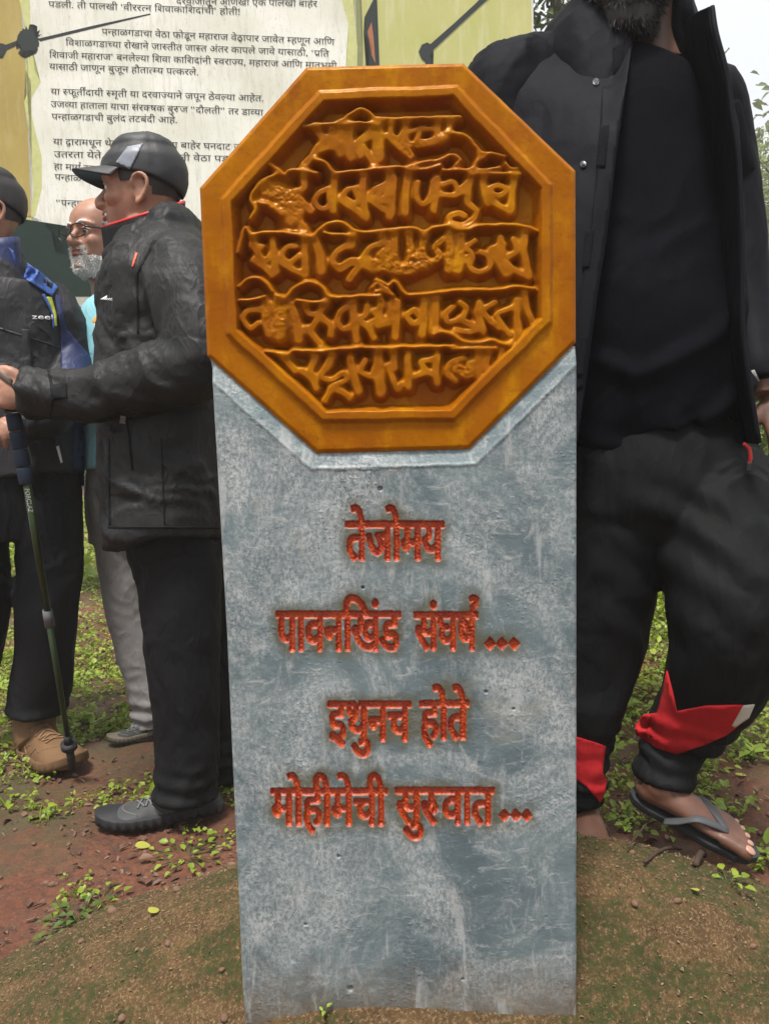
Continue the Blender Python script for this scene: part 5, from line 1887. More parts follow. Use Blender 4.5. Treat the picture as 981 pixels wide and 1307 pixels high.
# ---------------- trekking pole
tip, gb, gt = P(93, 981, 2.10), P(35, 618, 1.765), P(7, 478, 1.72)
pole = thing('trekking_pole', 'dark green trekking pole with navy foam grip held by the man in the cap', 'trekking pole', tip)
ax = (gb - tip)
def along(f): return tip + ax * f
def rod(name, f0, f1, r0, r1, mat, par, n=8):
    a_, b_ = along(f0), along(f1)
    V, F = tube([(*a_, r0, r0), (*b_, r1, r1)], 2, 20, (0.3, 1, 0))
    return kid(name, V, F, mat, par)
M_POLE = plain('green_anodised', (0.035, 0.055, 0.022), 0.3, 0.6, 0.15, 0.6)
upper = rod('upper_shaft', 0.56, 1.02, .0085, .0090, M_POLE, pole)
rod('lower_shaft', 0.05, 0.60, .0072, .0076, M_POLE, pole)
rod('clamp', 0.545, 0.60, .0125, .0115, plain('grey_clamp', (0.10, 0.10, 0.105), 0.4), pole)
rod('basket', 0.085, 0.105, .021, .021, M_RUBBER, pole)
rod('ferrule', 0.105, 0.135, .012, .0095, M_RUBBER, pole)
rod('tip', 0.0, 0.09, .0095, .011, M_RUBBER, pole)
g_ = Geo()
gd = (gt - gb)
for i in range(6):
    a_, b_ = gb + gd * (i * .165), gb + gd * (i * .165 + .157)
    g_.add(*tube([(*a_, .0150, .0150), (*(a_ * .92 + b_ * .08), .0165, .0165), (*(a_ * .08 + b_ * .92), .0165, .0165), (*b_, .0150, .0150)], 4, 20, (0.3, 1, 0)))
kid('grip', g_.verts(), g_.F, plain('navy_foam', (0.012, 0.020, 0.038), 0.8, 0.3, 0.2, bump=0.5), pole)
a_ = gb + gd * 0.98
V, F = tube([(*a_, .0150, .0150), (*(a_ + gd * .05), .0185, .0185), (*(a_ + gd * .12), .012, .012)], 10, 18, (0.3, 1, 0))
kid('grip_cap', V, F, M_RUBBER, pole)
V, F = tube([(*P(-8, 470, 1.69), .003, .007), (*P(6, 482, 1.685), .003, .007), (*P(15, 489, 1.69), .003, .007), (*P(13, 500, 1.71), .003, .006)], 14, 10, (0, 0, 1))
kid('wrist_strap', V, F, plain('brown_strap', (0.10, 0.075, 0.06), 0.6), pole)
print_text('shaft_lettering', 'FORCLAZ', 32, 624, 62, 6.0, 0.17, upper, M_WHITE, upper, 0.0008, vertical=True)

# ================= man cropped by the left edge
D = 2.28
man2 = person_root('man in grey and blue rain jacket and black cap standing at the left edge', 30, 950, D)
hr = frame_of((-0.78, -0.62, -0.03))
hl = np.array(P(-12, 322, D))
hs = 1.02
body = Geo()
put(body, head_geo(), hr, hl, hs)
body.add(*tube([pt(-10, 310, D + .01, 27, 27), pt(-10, 350, D + .02, 30, 30), pt(-10, 375, D + .02, 40, 32)], 12, 18))
body.add(*tube([sec(-60, 38, 372, D, .07), sec(-85, 66, 420, D, .11), sec(-90, 78, 520, D, .12), sec(-90, 88, 640, D, .12)], 20, 26, (0, 1, 0)))
body.add(*tube([pt(68, 390, D, 22), pt(88, 470, D + .02, 19), pt(60, 535, D - .16, 17), pt(5, 545, D - .26, 13)], 24, 16))
body.add(*tube([pt(-88, 390, D, 22), pt(-112, 480, D + .02, 19), pt(-90, 540, D - .14, 17), pt(-45, 540, D - .26, 13)], 24, 16))
h_ = Geo()
put(h_, hand_geo(-1, 0.6), frame_of(np.array(P(-40, 548, D - .32)) - np.array(P(5, 545, D - .26)), (0, -.5, 1)), P(3, 545, D - .262))
put(h_, hand_geo(1, 0.6), frame_of(np.array(P(0, 550, D - .32)) - np.array(P(-45, 540, D - .26)), (0, -.5, 1)), P(-43, 540, D - .262))
body.add(h_.verts(), h_.F)
for (a_, b_, c_) in (((70, 640, 34), (62, 770, 24), (48, 895, 13)), ((-40, 640, 34), (-20, 780, 24), (-40, 910, 18))):
    body.add(*tube([pt(a_[0], a_[1], D, a_[2]), pt(b_[0], b_[1], D - .03, b_[2]), pt(c_[0], c_[1], D, c_[2]), pt(c_[0], c_[1] + 30, D - .01, c_[2])], 20, 16))
V, F = fuse(body, 0.0046, 3)
kid('body', V, F, M_SKIN_A, man2)
eyes(man2, hr, hl, hs)
lips(man2, hr, hl, hs, M_LIPS)
cap_parts(man2, hr, hl, hs, plain('dark_cap', (0.022, 0.021, 0.021), 0.6, 0.35, 0.2, bump=0.3), M_DARK, 0.07)
V, F = head_ring([r for r in HEAD_ROWS if r[0] < 0.09], 64, 0.0015)
F = [f for f in F if max(f) < 46 * 64 and min(V[list(f), 0]) > -0.005 and (abs(V[list(f), 1]).min() > 0.028 or V[list(f), 2].max() < 0.036)]
kid('beard', place(V, hr, hl, hs), F, plain('stubble', (0.055, 0.040, 0.033), 0.7, 0.2, 0.3, bump=0.6), man2)
V, F = head_ring([r for r in HEAD_ROWS if 0.07 < r[0] < 0.16], 64, 0.0025)
F = [f for f in F if max(f) < 46 * 64 and (max(V[list(f), 0]) < -0.03 or (max(V[list(f), 0]) < 0.03 and min(V[list(f), 2]) > 0.10))]
kid('hair', place(V, hr, hl, hs), F, M_BLKHAIR, man2)
jk = Geo()
jk.add(*tube([sec(-42, 24, 322, D + .01, .075), sec(-48, 32, 340, D, .09), sec(-95, 66, 362, D, .135), sec(-112, 84, 392, D, .155), sec(-112, 88, 470, D, .155), sec(-108, 98, 560, D, .16), sec(-104, 103, 610, D, .165), sec(-102, 103, 618, D, .163)], 46, 36, (0, 1, 0), 2.3))
jk.add(*tube([pt(58, 372, D, 24), pt(76, 405, D + .01, 29), pt(90, 460, D + .03, 28), pt(72, 525, D - .13, 26), pt(16, 545, D - .245, 20)], 36, 22))
jk.add(*tube([pt(-80, 375, D, 26), pt(-100, 410, D + .01, 31), pt(-116, 480, D + .02, 29), pt(-92, 540, D - .13, 26), pt(-52, 541, D - .245, 20)], 36, 22))
j2 = garment('jacket', jk, M_JACKET2, man2, 0.0062, 4, 0.009, 9, (0.3, 0, 1), 0.4, 12.0)
patch('shoulder_flap', [(35, 336), (74, 366), (70, 373), (66, 378), (31, 355)], j2, M_BLUE, j2, 0.006, 0.004, 3)
patch('velcro_tab', [(50, 350), (68, 363), (66, 368), (48, 355)], j2, M_DARK, j2, 0.010, 0.002, 3)
patch('side_panel', [(70, 376), (77, 377), (86, 420), (118, 458), (118, 472), (78, 474), (78, 420), (73, 395)], j2, M_NAVY, j2, 0.002, 0.0015, 4)
patch('side_panel', [(95, 535), (106, 535), (108, 619), (96, 619), (93, 580)], j2, M_NAVY, j2, 0.002, 0.0015, 4)
patch('blue_piping', [(54, 376), (57, 375), (71, 402), (70, 420), (68, 420), (67, 402)], j2, M_BLUE, j2, 0.003, 0.002, 3)
patch('lime_piping', [(60, 379), (66, 379), (72, 400), (73, 416), (70, 416), (69, 402)], j2, M_LIME, j2, 0.0035, 0.002, 2.5)
patch('chest_seam', [(0, 418), (100, 450), (100, 452), (0, 420)], j2, M_DARK, j2, 0.0015, 0.001, 4)
patch('front_flap', [(28, 420), (38, 421), (50, 618), (38, 618)], j2, M_JACKET2, j2, 0.006, 0.004, 4)
patch('pocket_zip', [(72, 570), (75, 569), (80, 590), (78, 591)], j2, M_WHITE, j2, 0.003, 0.002, 2)
print_text('chest_logo', 'zeel', 41, 407.0, 68, 5.2, 0.03, j2, M_WHITE, j2, 0.003, up=0.56)
cl = []
for t_ in np.linspace(0, 1, 6):
    for al in np.linspace(0, 2 * np.pi, 48, endpoint=False):
        cl.append(tuple(P(-8 + (37 - 5 * t_) * math.cos(al), 350 - (42 + 6 * math.cos(al + .5)) * t_, D + 0.01 + 0.085 * math.sin(al))))
cl = np.array(cl)
c_ = kid('collar', cl, grid_faces(6, 48, True), M_NAVY, man2)
s_ = c_.modifiers.new('thick', 'SOLIDIFY'); s_.thickness = 0.006; s_.offset = 0
patch('collar_lining', [(12, 316), (20, 322), (27, 338), (20, 336)], c_, M_BLUE, c_, 0.004, 0.001, 3)
tr = Geo()
tr.add(*tube([sec(-98, 100, 595, D, .135), sec(-98, 104, 640, D, .14), sec(-92, 102, 690, D, .13)], 12, 30, (0, 1, 0)))
tr.add(*tube([pt(62, 640, D - .01, 42, 46), pt(64, 700, D - .02, 41, 44), pt(61, 770, D - .04, 38, 40), pt(58, 840, D - .02, 36, 38), pt(50, 888, D, 38, 38), pt(47, 912, D, 38, 40)], 38, 24))
tr.add(*tube([pt(-45, 640, D, 46, 46), pt(-38, 700, D - .06, 44, 44), pt(-28, 770, D - .10, 38, 38), pt(-38, 850, D - .02, 34, 36), pt(-50, 905, D + .02, 32, 34)], 38, 24))
garment('trousers', tr, M_TROUS, man2, 0.0065, 4, 0.013, 8, (0.2, 0, 1), 0.3, 16.0, ankle)
h1, t1 = P(36, 935, 2.31), P(82, 965, 2.16)
h1.z = P(30, 958, 2.33).z; t1.z = P(70, 976, 2.18).z
bt = shoe(man2, h1 - (t1 - h1) * .18, t1 + (t1 - h1) * .25, M_TAN, M_TANS, M_TLACE, 1.12, 1.5, name='boot')
V, F = tube([pt(46, 895, 2.30, 26, 26), pt(45, 930, 2.29, 25, 26), pt(50, 948, 2.27, 24, 26)], 12, 20)
kid('boot_shaft', V + (fbm(V * 40, 2)[:, None]) * .003, F, M_TAN, man2)
h1, t1 = P(-52, 950, 2.34), P(-70, 985, 2.16)
h1.z = P(-52, 965, 2.33).z; t1.z = h1.z
shoe(man2, h1, t1, M_TAN, M_TANS, M_TLACE, 1.1, 1.1)

# ================= bearded man behind
D = 2.42
man3 = person_root('white bearded man in black rimmed glasses standing behind the man in the cap', 175, 945, D)
hr = frame_of((-0.50, -0.86, -0.02))
hl = np.array(P(131, 349, D))
hs = 1.0
body = Geo()
put(body, head_geo(-0.4, 0.8), hr, hl, hs)
body.add(*tube([pt(138, 330, D + .02, 26, 26), pt(146, 375, D + .03, 28, 28), pt(162, 395, D + .03, 50, 40)], 12, 18))
body.add(*tube([sec(120, 215, 385, D + .03, .12), sec(115, 225, 430, D + .03, .14), sec(120, 220, 560, D + .03, .13), sec(122, 222, 640, D + .03, .13)], 20, 26, (0, 1, 0)))
body.add(*tube([pt(215, 400, D - .08, 22), pt(225, 480, D - .10, 19), pt(215, 560, D - .16, 14)], 20, 16))
body.add(*tube([pt(135, 400, D + .18, 22), pt(150, 480, D + .20, 19), pt(165, 560, D + .14, 14)], 20, 16))
h_ = Geo()
for sd, c_ in ((1, (215, 562, D - .16)), (-1, (165, 562, D + .14))):
    put(h_, hand_geo(sd, 0.5), frame_of((-.1, -.1, -1), (0, -1, 0)), P(*c_))
body.add(h_.verts(), h_.F)
body.add(*tube([pt(150, 640, D, 30), pt(158, 760, D, 22), pt(186, 895, D, 14), pt(188, 925, D, 13)], 20, 16))
body.add(*tube([pt(205, 640, D + .05, 30), pt(215, 760, D + .06, 22), pt(232, 895, D + .06, 15), pt(232, 925, D + .06, 14)], 20, 16))
V, F = fuse(body, 0.0042, 3)
kid('body', V, F, M_SKIN_A, man3)
eyes(man3, hr, hl, hs, True, M_WHTHAIR)
lips(man3, hr, hl, hs, M_LIPS, -0.4)
# beard: shell round jaw and mouth plus strands
V, F = head_ring([r for r in HEAD_ROWS if -0.02 < r[0] < 0.085], 72, 0.0035)
nr_ = 46 * 72
z_, x_, y_ = V[:, 2], V[:, 0], np.abs(V[:, 1])
mouth = (np.abs(z_ - 0.047) < 0.0075) & (y_ < 0.021)
okv = (x_ > 0.012) & ~mouth & (z_ < 0.040 + 0.55 * np.clip(0.06 - np.abs(y_ - 0.0) * 0 - 0.0, 0, 1) * (y_ < 0.034) + 0.0) & (z_ < np.where(y_ < 0.036, 0.066, 0.050 + 0.3 * (0.06 - x_)))
F = [f for f in F if max(f) < nr_ and okv[list(f)].all()]
V2 = V.copy()
V2[:, 2] -= np.where(z_ < 0.012, 0.005, 0)
V2 += (fbm(V * 90, 3) * 0.0025)[:, None]
M_BEARD = plain('white_beard', (0.50, 0.48, 0.45), 0.8, 0.2, 0.35, bump=0.8)
bd = kid('beard', place(V2, hr, hl, hs), F, M_BEARD, man3)
s_ = bd.modifiers.new('thick', 'SOLIDIFY'); s_.thickness = 0.006; s_.offset = -1
ids = np.array(sorted({i for f in F for i in f}))
rg = np.random.default_rng(5)
pk = rg.choice(ids, 5200)
bp = V2[pk] + rg.normal(0, 0.0022, (5200, 3))
bn = V2[pk] - np.array([0.02, 0, 0.045]); bn /= np.linalg.norm(bn, axis=1)[:, None]
hair_tufts('whisker', place(bp, hr, hl, hs), bn @ hr.T, 0.008, 0.0005, M_WHTHAIR, bd, 0.5)
# thin white hair round the back of a bald head
V, F = head_ring([r for r in HEAD_ROWS if 0.07 < r[0] < 0.205], 64, 0.003)
ids = np.where((V[:46 * 64, 0] < 0.03) & (V[:46 * 64, 2] > 0.09))[0]
pk = rg.choice(ids, 2400)
bn = V[pk] - np.array([0.0, 0, 0.12]); bn /= np.linalg.norm(bn, axis=1)[:, None]
hair_tufts('hair', place(V[pk], hr, hl, hs), (bn * 0.6 + np.array([-.4, 0, .1])) @ hr.T, 0.014, 0.0006, M_WHTHAIR, man3, 0.2)
# spectacles
gl = Geo()
ln = Geo()
for sd in (-1, 1):
    c_ = np.array([0.112, 0.032 * sd, 0.106])
    row = []
    for al in np.linspace(0, 2 * np.pi, 29):
        ca, sa = math.cos(al), math.sin(al)
        yy_ = 0.027 * math.copysign(abs(ca) ** .7, ca)
        zz_ = 0.019 * math.copysign(abs(sa) ** .7, sa)
        row.append((c_[0] - 3.0 * (c_[1] + yy_) ** 2, c_[1] + yy_, c_[2] + zz_, .0017, .0021))
    gl.add(*tube(row, 60, 8, (1, 0, 0)))
    k_ = [r[:3] for r in row[:-1]]
    ln.add(np.array(k_ + [tuple(np.mean(k_, 0))]), [(i, (i + 1) % 28, 28) for i in range(28)])
    gl.add(*tube([(0.102, 0.059 * sd, .115, .002, .003), (0.06, 0.078 * sd, .114, .0018, .0026), (0.0, 0.082 * sd, .112, .0018, .0026)], 14, 8, (0, 0, 1)))
gl.add(*tube([(.1105, -.006, .110, .0018, .0018), (.113, 0, .113, .0018, .0018), (.1105, .006, .110, .0018, .0018)], 8, 8, (0, 0, 1)))
gg = kid('glasses', place(gl.verts(), hr, hl, hs), gl.F, M_DARK, man3)
mg = Mat('lens', 0.03, 0.5)
mg.color((0.9, 0.92, 0.92))
mg.b.inputs['Transmission Weight'].default_value = 1.0
mg.b.inputs['IOR'].default_value = 1.02
kid('lens', place(ln.verts(), hr, hl, hs), ln.F, mg.m, gg)
ts = Geo()
ts.add(*tube([sec(128, 205, 372, D + .03, .09), sec(116, 222, 392, D + .03, .15), sec(107, 232, 425, D + .03, .17), sec(110, 232, 500, D + .03, .165), sec(114, 230, 600, D + .03, .165)], 34, 34, (0, 1, 0), 2.3))
ts.add(*tube([pt(215, 395, D - .06, 28), pt(222, 450, D - .10, 26), pt(224, 500, D - .12, 24)], 16, 20))
ts.add(*tube([pt(138, 395, D + .17, 28), pt(148, 450, D + .20, 26), pt(155, 500, D + .20, 24)], 16, 20))
je = garment('jersey', ts, M_TEAL, man3, 0.0065, 4, 0.008, 9, (0, 0, 1), 0.4, 22)
patch('collar', [(122, 372), (138, 362), (145, 380), (130, 392), (124, 385)], je, M_DARK, je, 0.004, 0.003, 3)
patch('flag_print', [(118, 409), (123, 403), (132, 401), (132, 407), (120, 413)], je, plain('saffron_print', (0.75, 0.35, 0.05), 0.5), je, 0.002, 0.0006, 2)
patch('flag_print', [(120, 413), (132, 407), (132, 416), (121, 421)], je, M_WHITE, je, 0.002, 0.0006, 2)
patch('flag_print', [(121, 421), (132, 416), (132, 424), (121, 430)], je, plain('green_print', (0.08, 0.35, 0.10), 0.5), je, 0.002, 0.0006, 2)
tr = Geo()
tr.add(*tube([sec(116, 232, 580, D + .03, .15), sec(114, 235, 640, D + .03, .155), sec(118, 235, 690, D + .03, .14)], 12, 28, (0, 1, 0)))
tr.add(*tube([pt(150, 640, D, 34, 40), pt(154, 700, D, 30, 38), pt(164, 780, D, 27, 33), pt(180, 850, D, 25, 28), pt(189, 893, D, 22, 27), pt(190, 914, D, 21, 26), pt(191, 926, D, 20, 26)], 38, 22))
tr.add(*tube([pt(206, 640, D + .07, 36, 40), pt(214, 760, D + .07, 30, 34), pt(230, 850, D + .07, 27, 28), pt(234, 908, D + .07, 24, 24)], 38, 22))
garment('trousers', tr, M_GREYT, man3, 0.0062, 4, 0.012, 9, (0.2, 0, 1), 0.35, 26.0, ankle)
for hx, tx, dd in ((212, 138, -0.03), (262, 190, .08)):
    h1, t1 = P(hx, 930, D + .03 + dd), P(tx, 940, D - .06 + dd)
    h1.z = t1.z = float(ground_z(np.array([t1.x]), np.array([t1.y]))[0]) + 0.012
    shoe(man3, h1, t1, M_SHOE2, plain('brown_sole', (0.10, 0.085, 0.06), 0.8), M_LACE, 1.0, 1.0)
# ================= man in the open black jacket striding past on the right
D = 1.44
man4 = person_root('man in open black jacket and red cuffed track trousers striding past right of the slab', 745, 1085, 1.46)
hr = frame_of((-0.18, -0.95, -0.22))
hl = np.array(P(794, 42, D - .02))
hs = 1.06
body = Geo()
put(body, head_geo(), hr, hl, hs)
body.add(*tube([pt(815, -10, D + .03, 46, 50), pt(826, 60, D + .03, 46, 50), pt(828, 105, D + .03, 80, 60)], 12, 20))
body.add(*tube([sec(710, 930, 120, D + .02, .11), sec(690, 930, 250, D + .02, .12), sec(700, 930, 450, D + .02, .12), sec(700, 945, 600, D + .02, .13)], 20, 28, (0, 1, 0)))
body.add(*tube([pt(655, 110, D, 36), pt(640, 300, D + .02, 30), pt(660, 460, D - .05, 24), pt(675, 560, D - .12, 18)], 24, 16))
body.add(*tube([pt(895, 125, D + .09, 28), pt(925, 210, D + .11, 25), pt(940, 310, D + .11, 23), pt(952, 400, D + .08, 21), pt(966, 465, D + .02, 19), pt(975, 505, D, 17)], 30, 16))
h_ = Geo()
put(h_, hand_geo(-1, 0.5), frame_of(np.array(P(1000, 600, D - .04)) - np.array(P(975, 505, D)), (0, -1, 0.2)), P(990, 508, D), 0.9)
put(h_, hand_geo(1, 0.5), frame_of((0, 0.1, -1), (0, -1, 0)), P(675, 562, D - .12))
body.add(h_.verts(), h_.F)
# standing leg and raised leg
body.add(*tube([pt(765, 620, D, 62), pt(760, 780, D, 44), pt(742, 950, D, 30), pt(742, 1060, D + .01, 22), pt(745, 1085, D, 24)], 24, 18))
body.add(*tube([pt(890, 620, D - .02, 60), pt(915, 690, D - .08, 56), pt(932, 770, D - .14, 50), pt(922, 840, D - .12, 42), pt(897, 895, D - .07, 36), pt(872, 930, D - .04, 30), pt(858, 950, D - .03, 26), pt(850, 972, D - .025, 27), pt(846, 990, D - .03, 29), pt(845, 1002, D - .03, 29)], 40, 18))
# raised foot
H_, T_ = np.array(P(812, 1012, D - .02)), np.array(P(952, 1083, D - .10))
f_ = (T_ - H_) / np.linalg.norm(T_ - H_)
s_v = np.array([0.28, 0.86, 0.34]); s_v -= f_ * (s_v @ f_); s_v /= np.linalg.norm(s_v)
n_v = np.cross(f_, s_v); n_v = n_v if n_v[2] > 0 else -n_v
FL = np.linalg.norm(T_ - H_) * 1.02
def ft(x, y, z): return H_ + f_ * x * FL + s_v * y * FL + n_v * z * FL
def row(x, y, z, a_, b_): return (*ft(x, y, z), a_ * FL, b_ * FL)
body.add(*tube([row(-.03, .0, .10, .05, .05), row(.05, .0, .11, .12, .10), row(.18, .0, .13, .13, .12), row(.40, .01, .125, .145, .105), row(.60, .02, .095, .175, .075), row(.76, .03, .075, .185, .055), row(.84, .03, .06, .16, .04)], 26, 22, n_v))
toes = [(-.112, 1.03, .064), (-.012, 1.02, .041), (.062, .985, .036), (.122, .935, .033), (.172, .875, .031)]
nails = []
for y, x1, r in toes:
    body.add(*tube([row(x1 - .26, y * .92, .075, r, r), row(x1 - .14, y, .075, r * .92, r * .9), row(x1 - .06, y, .062, r * 1.05, r), row(x1, y, .048, r * .75, r * .62)], 18, 14, n_v))
    nails.append((y, x1, r))
body.add(*tube([(*P(846, 988, D - .03), .040, .044), row(.15, 0, .22, .125, .16), row(.20, 0, .13, .12, .15)], 12, 18, f_))
# standing foot
A_ = np.array(P(745, 1088, D)); gz_ = float(ground_z(A_[0], A_[1]))
A_[2] = gz_ + 0.02
body.add(*tube([(A_[0], A_[1] + .05, A_[2] + .03, .028, .03), (A_[0], A_[1], A_[2] + .045, .032, .042), (A_[0] - .01, A_[1] - .09, A_[2] + .03, .040, .026), (A_[0] - .015, A_[1] - .16, A_[2] + .018, .044, .016)], 18, 18, (0, 0, 1)))
for k_, (dx, ln_) in enumerate(((.028, .0), (.010, -.002), (-.006, .004), (-.021, .012), (-.034, .022))):
    body.add(*tube([(A_[0] - .015 + dx, A_[1] - .14, A_[2] + .016, .010, .010), (A_[0] - .015 + dx, A_[1] - .19 + ln_, A_[2] + .014, .010 - .0008 * k_, .009)], 4, 12, (0, 0, 1)))
body.add(*tube([pt(742, 1050, D + .01, 24), (A_[0], A_[1] + .01, A_[2] + .05, .034, .036)], 6, 18))
V, F = fuse(body, 0.0042, 3)
N = normals(V, F)
V = V + N * (fbm(V * 70, 2) * 0.0006)[:, None]
kid('body', V, F, M_SKIN_B, man4)
g_ = Geo()
for y, x1, r in nails:
    V, F = ellipsoid(ft(x1 - .035, y, .062 + r * .75), (r * .75 * FL, r * .62 * FL, r * .22 * FL), np.stack([f_ * .96 - n_v * .28, s_v, n_v * .96 + f_ * .28], 1))
    kid('toenail', V, F, skin('nail', (0.40, 0.24, 0.18), 0.3), man4)
eyes(man4, hr, hl, hs)
lips(man4, hr, hl, hs, M_LIPS)
V, F = head_ring([r for r in HEAD_ROWS if r[0] < 0.11], 72, 0.011)
x_, y_, z_ = V[:, 0], np.abs(V[:, 1]), V[:, 2]
okv = (x_ > 0.0) & ~((np.abs(z_ - 0.048) < 0.008) & (y_ < 0.022)) & (z_ < np.where(y_ < 0.036, 0.066, 0.09))
F = [f for f in F if max(f) < 46 * 72 and okv[list(f)].all()]
V += (fbm(V * 70, 3) * 0.004)[:, None]
V[:, 2] -= np.where(z_ < 0.02, 0.016, 0)
bd = kid('beard', place(V, hr, hl, hs), F, M_BLKHAIR, man4)
so_ = bd.modifiers.new('thick', 'SOLIDIFY'); so_.thickness = 0.012; so_.offset = -1
ids = np.array(sorted({i for f in F for i in f}))
pk = np.random.default_rng(9).choice(ids, 3000)
bn = V[pk] - np.array([0.02, 0, 0.05]); bn /= np.linalg.norm(bn, axis=1)[:, None]
hair_tufts('whisker', place(V[pk], hr, hl, hs), bn @ hr.T, 0.012, 0.0006, M_BLKHAIR, bd, 0.5, 4)
V, F = head_ring([r for r in HEAD_ROWS if r[0] > 0.09], 64, 0.008)
F = [f for f in F if (max(f) >= 46 * 64) or max(V[list(f), 0]) < 0.02 or min(V[list(f), 2]) > 0.185]
kid('hair', place(V, hr, hl, hs), F, M_BLKHAIR, man4)

# T-shirt
ts = Geo()
ts.add(*tube([sec(772, 884, 96, D + .03, .075), sec(745, 905, 112, D + .03, .10), sec(700, 928, 150, D + .02, .13), sec(690, 934, 240, D + .01, .145), sec(688, 938, 340, D, .155), sec(690, 938, 430, D - .01, .165), sec(693, 940, 510, D - .005, .158), sec(694, 944, 552, D, .150), sec(700, 942, 558, D, .145)], 60, 44, (0, 1, 0), 2.25))
ts.add(*tube([pt(905, 140, D + .05, 36), pt(925, 230, D + .10, 36)], 8, 20))
ts.add(*tube([pt(680, 140, D + .02, 36), pt(655, 230, D + .03, 36)], 8, 20))
def belly(V, N):
    k_ = np.exp(-((V[:, 2] - P(800, 500, D).z) / 0.13) ** 2)
    u_ = V[:, 2] * 48 - np.abs(V[:, 0] - 0.42) * 26 + 1.8 * fbm(V * 7, 2)
    return V + N * ((np.maximum(0, np.sin(u_)) ** 2) * 0.014 * k_)[:, None]
garment('t_shirt', ts, M_TSHIRT, man4, 0.0062, 5, 0.011, 6.5, (0.75, 0, 0.65), 0.3, 31, belly, 0.3)
V, F = tube([pt(*c, D + .03 + dd, 5, 5) for *c, dd in [(786, 72, .0), (802, 88, -.055), (826, 98, -.075), (852, 90, -.06), (868, 74, .0)]], 24, 10)
kid('neckband', V, F, M_TSHIRT, man4)

# track trousers
tr = Geo()
tr.add(*tube([sec(695, 945, 538, D, .135), sec(690, 955, 590, D, .15), sec(692, 965, 650, D, .15), sec(705, 950, 690, D, .12)], 20, 36, (0, 1, 0), 2.3))
tr.add(*tube([pt(768, 620, D, 84, 88), pt(766, 700, D, 76, 82), pt(757, 800, D, 66, 70), pt(745, 890, D, 50, 54), pt(738, 950, D, 37, 42), pt(736, 1000, D, 35, 40), pt(737, 1022, D, 30, 32), pt(740, 1038, D, 26, 28), pt(742, 1056, D, 26, 28)], 60, 28))
tr.add(*tube([pt(890, 620, D - .02, 88, 90), pt(915, 690, D - .08, 86, 88), pt(932, 770, D - .14, 78, 84), pt(922, 840, D - .12, 66, 72), pt(897, 895, D - .07, 54, 58), pt(872, 930, D - .04, 46, 48), pt(858, 950, D - .03, 36, 38), pt(851, 968, D - .025, 36, 40), pt(846, 986, D - .03, 37, 41), pt(844, 1000, D - .03, 35, 39)], 64, 28))
def cuffs(V, N):
    out = V.copy()
    for c_, dz, amp in ((P(860, 945, D - .03), 0.05, .007), (P(738, 1010, D), 0.05, .007)):
        k_ = np.exp(-((V[:, 2] - c_.z) / dz) ** 2 - ((V[:, 0] - c_.x) / .12) ** 2)
        out = out + N * (np.sin(V[:, 2] * 170 + V[:, 0] * 30 + 2 * fbm(V * 11, 2)) * amp * k_)[:, None]
    c_ = P(905, 700, D - .1)
    k_ = np.exp(-((V - np.array(c_)) ** 2).sum(1) / .15 ** 2)
    out = out + N * (np.sin(V[:, 2] * 75 + V[:, 0] * 55 + 2 * fbm(V * 6, 2)) * .007 * k_)[:, None]
    return out
tk = garment('trousers', tr, M_TRACK, man4, 0.0058, 4, 0.012, 6.5, (0.5, 0, 0.9), 0.3, 36, cuffs)
patch('red_panel', [(851, 856), (857, 882), (863, 908), (900, 901), (946, 900), (958, 902), (946, 922), (926, 938), (895, 952), (862, 962), (838, 955), (812, 938), (811, 926), (822, 912), (838, 910)], tk, M_RED, tk, 0.003, 0.003, 4)
patch('white_panel', [(947, 901), (962, 899), (955, 916), (937, 928), (933, 926)], tk, plain('off_white_jersey', (0.5, 0.48, 0.43), 0.8), tk, 0.0045, 0.002, 3)
patch('red_panel', [(700, 938), (737, 941), (772, 952), (768, 985), (774, 996), (771, 1012), (765, 1024), (748, 1004), (737, 996), (700, 990)], tk, M_RED, tk, 0.003, 0.003, 4)
V, F = tube([pt(948, 566, D - .17, 2.4), pt(955, 572, D - .175, 2.4), pt(957, 585, D - .175, 2.4), pt(955, 592, D - .172, 2.2)], 16, 10)
kid('drawcord', V, F, M_REDT, man4)
V, F = tube([pt(955, 590, D - .172, 3.2), pt(953, 602, D - .17, 3.6)], 6, 12)
kid('cord_end', V, F, M_DARK, man4)

# jacket: shoulders, sleeves and back, then the loose front panels and stand-up collar
jk = Geo()
jk.add(*tube([pt(735, 78, D + .05, 42), pt(690, 94, D + .02, 46), pt(648, 116, D, 58), pt(632, 180, D, 58), pt(634, 300, D + .01, 54), pt(655, 440, D - .04, 44), pt(674, 540, D - .11, 36)], 46, 26))
jk.add(*tube([pt(880, 110, D + .09, 40), pt(905, 130, D + .09, 42), pt(925, 210, D + .11, 38), pt(940, 310, D + .11, 35), pt(952, 400, D + .08, 33), pt(966, 465, D + .02, 31), pt(973, 492, D, 27)], 46, 24))
jk.add(*tube([sec(690, 915, 92, D + .13, .05), sec(660, 940, 160, D + .14, .05), sec(670, 940, 350, D + .15, .045), sec(680, 945, 560, D + .15, .04), sec(680, 948, 590, D + .15, .035)], 30, 36, (0, 1, 0), 2.6))
jk.add(*tube([pt(735, 78, D + .07, 36), pt(800, 70, D + .12, 40), pt(880, 95, D + .10, 36)], 16, 20))
j4 = garment('jacket', jk, M_BLACKJ, man4, 0.0065, 4, 0.009, 7, (0.1, 0, 1), 0.3, 44)
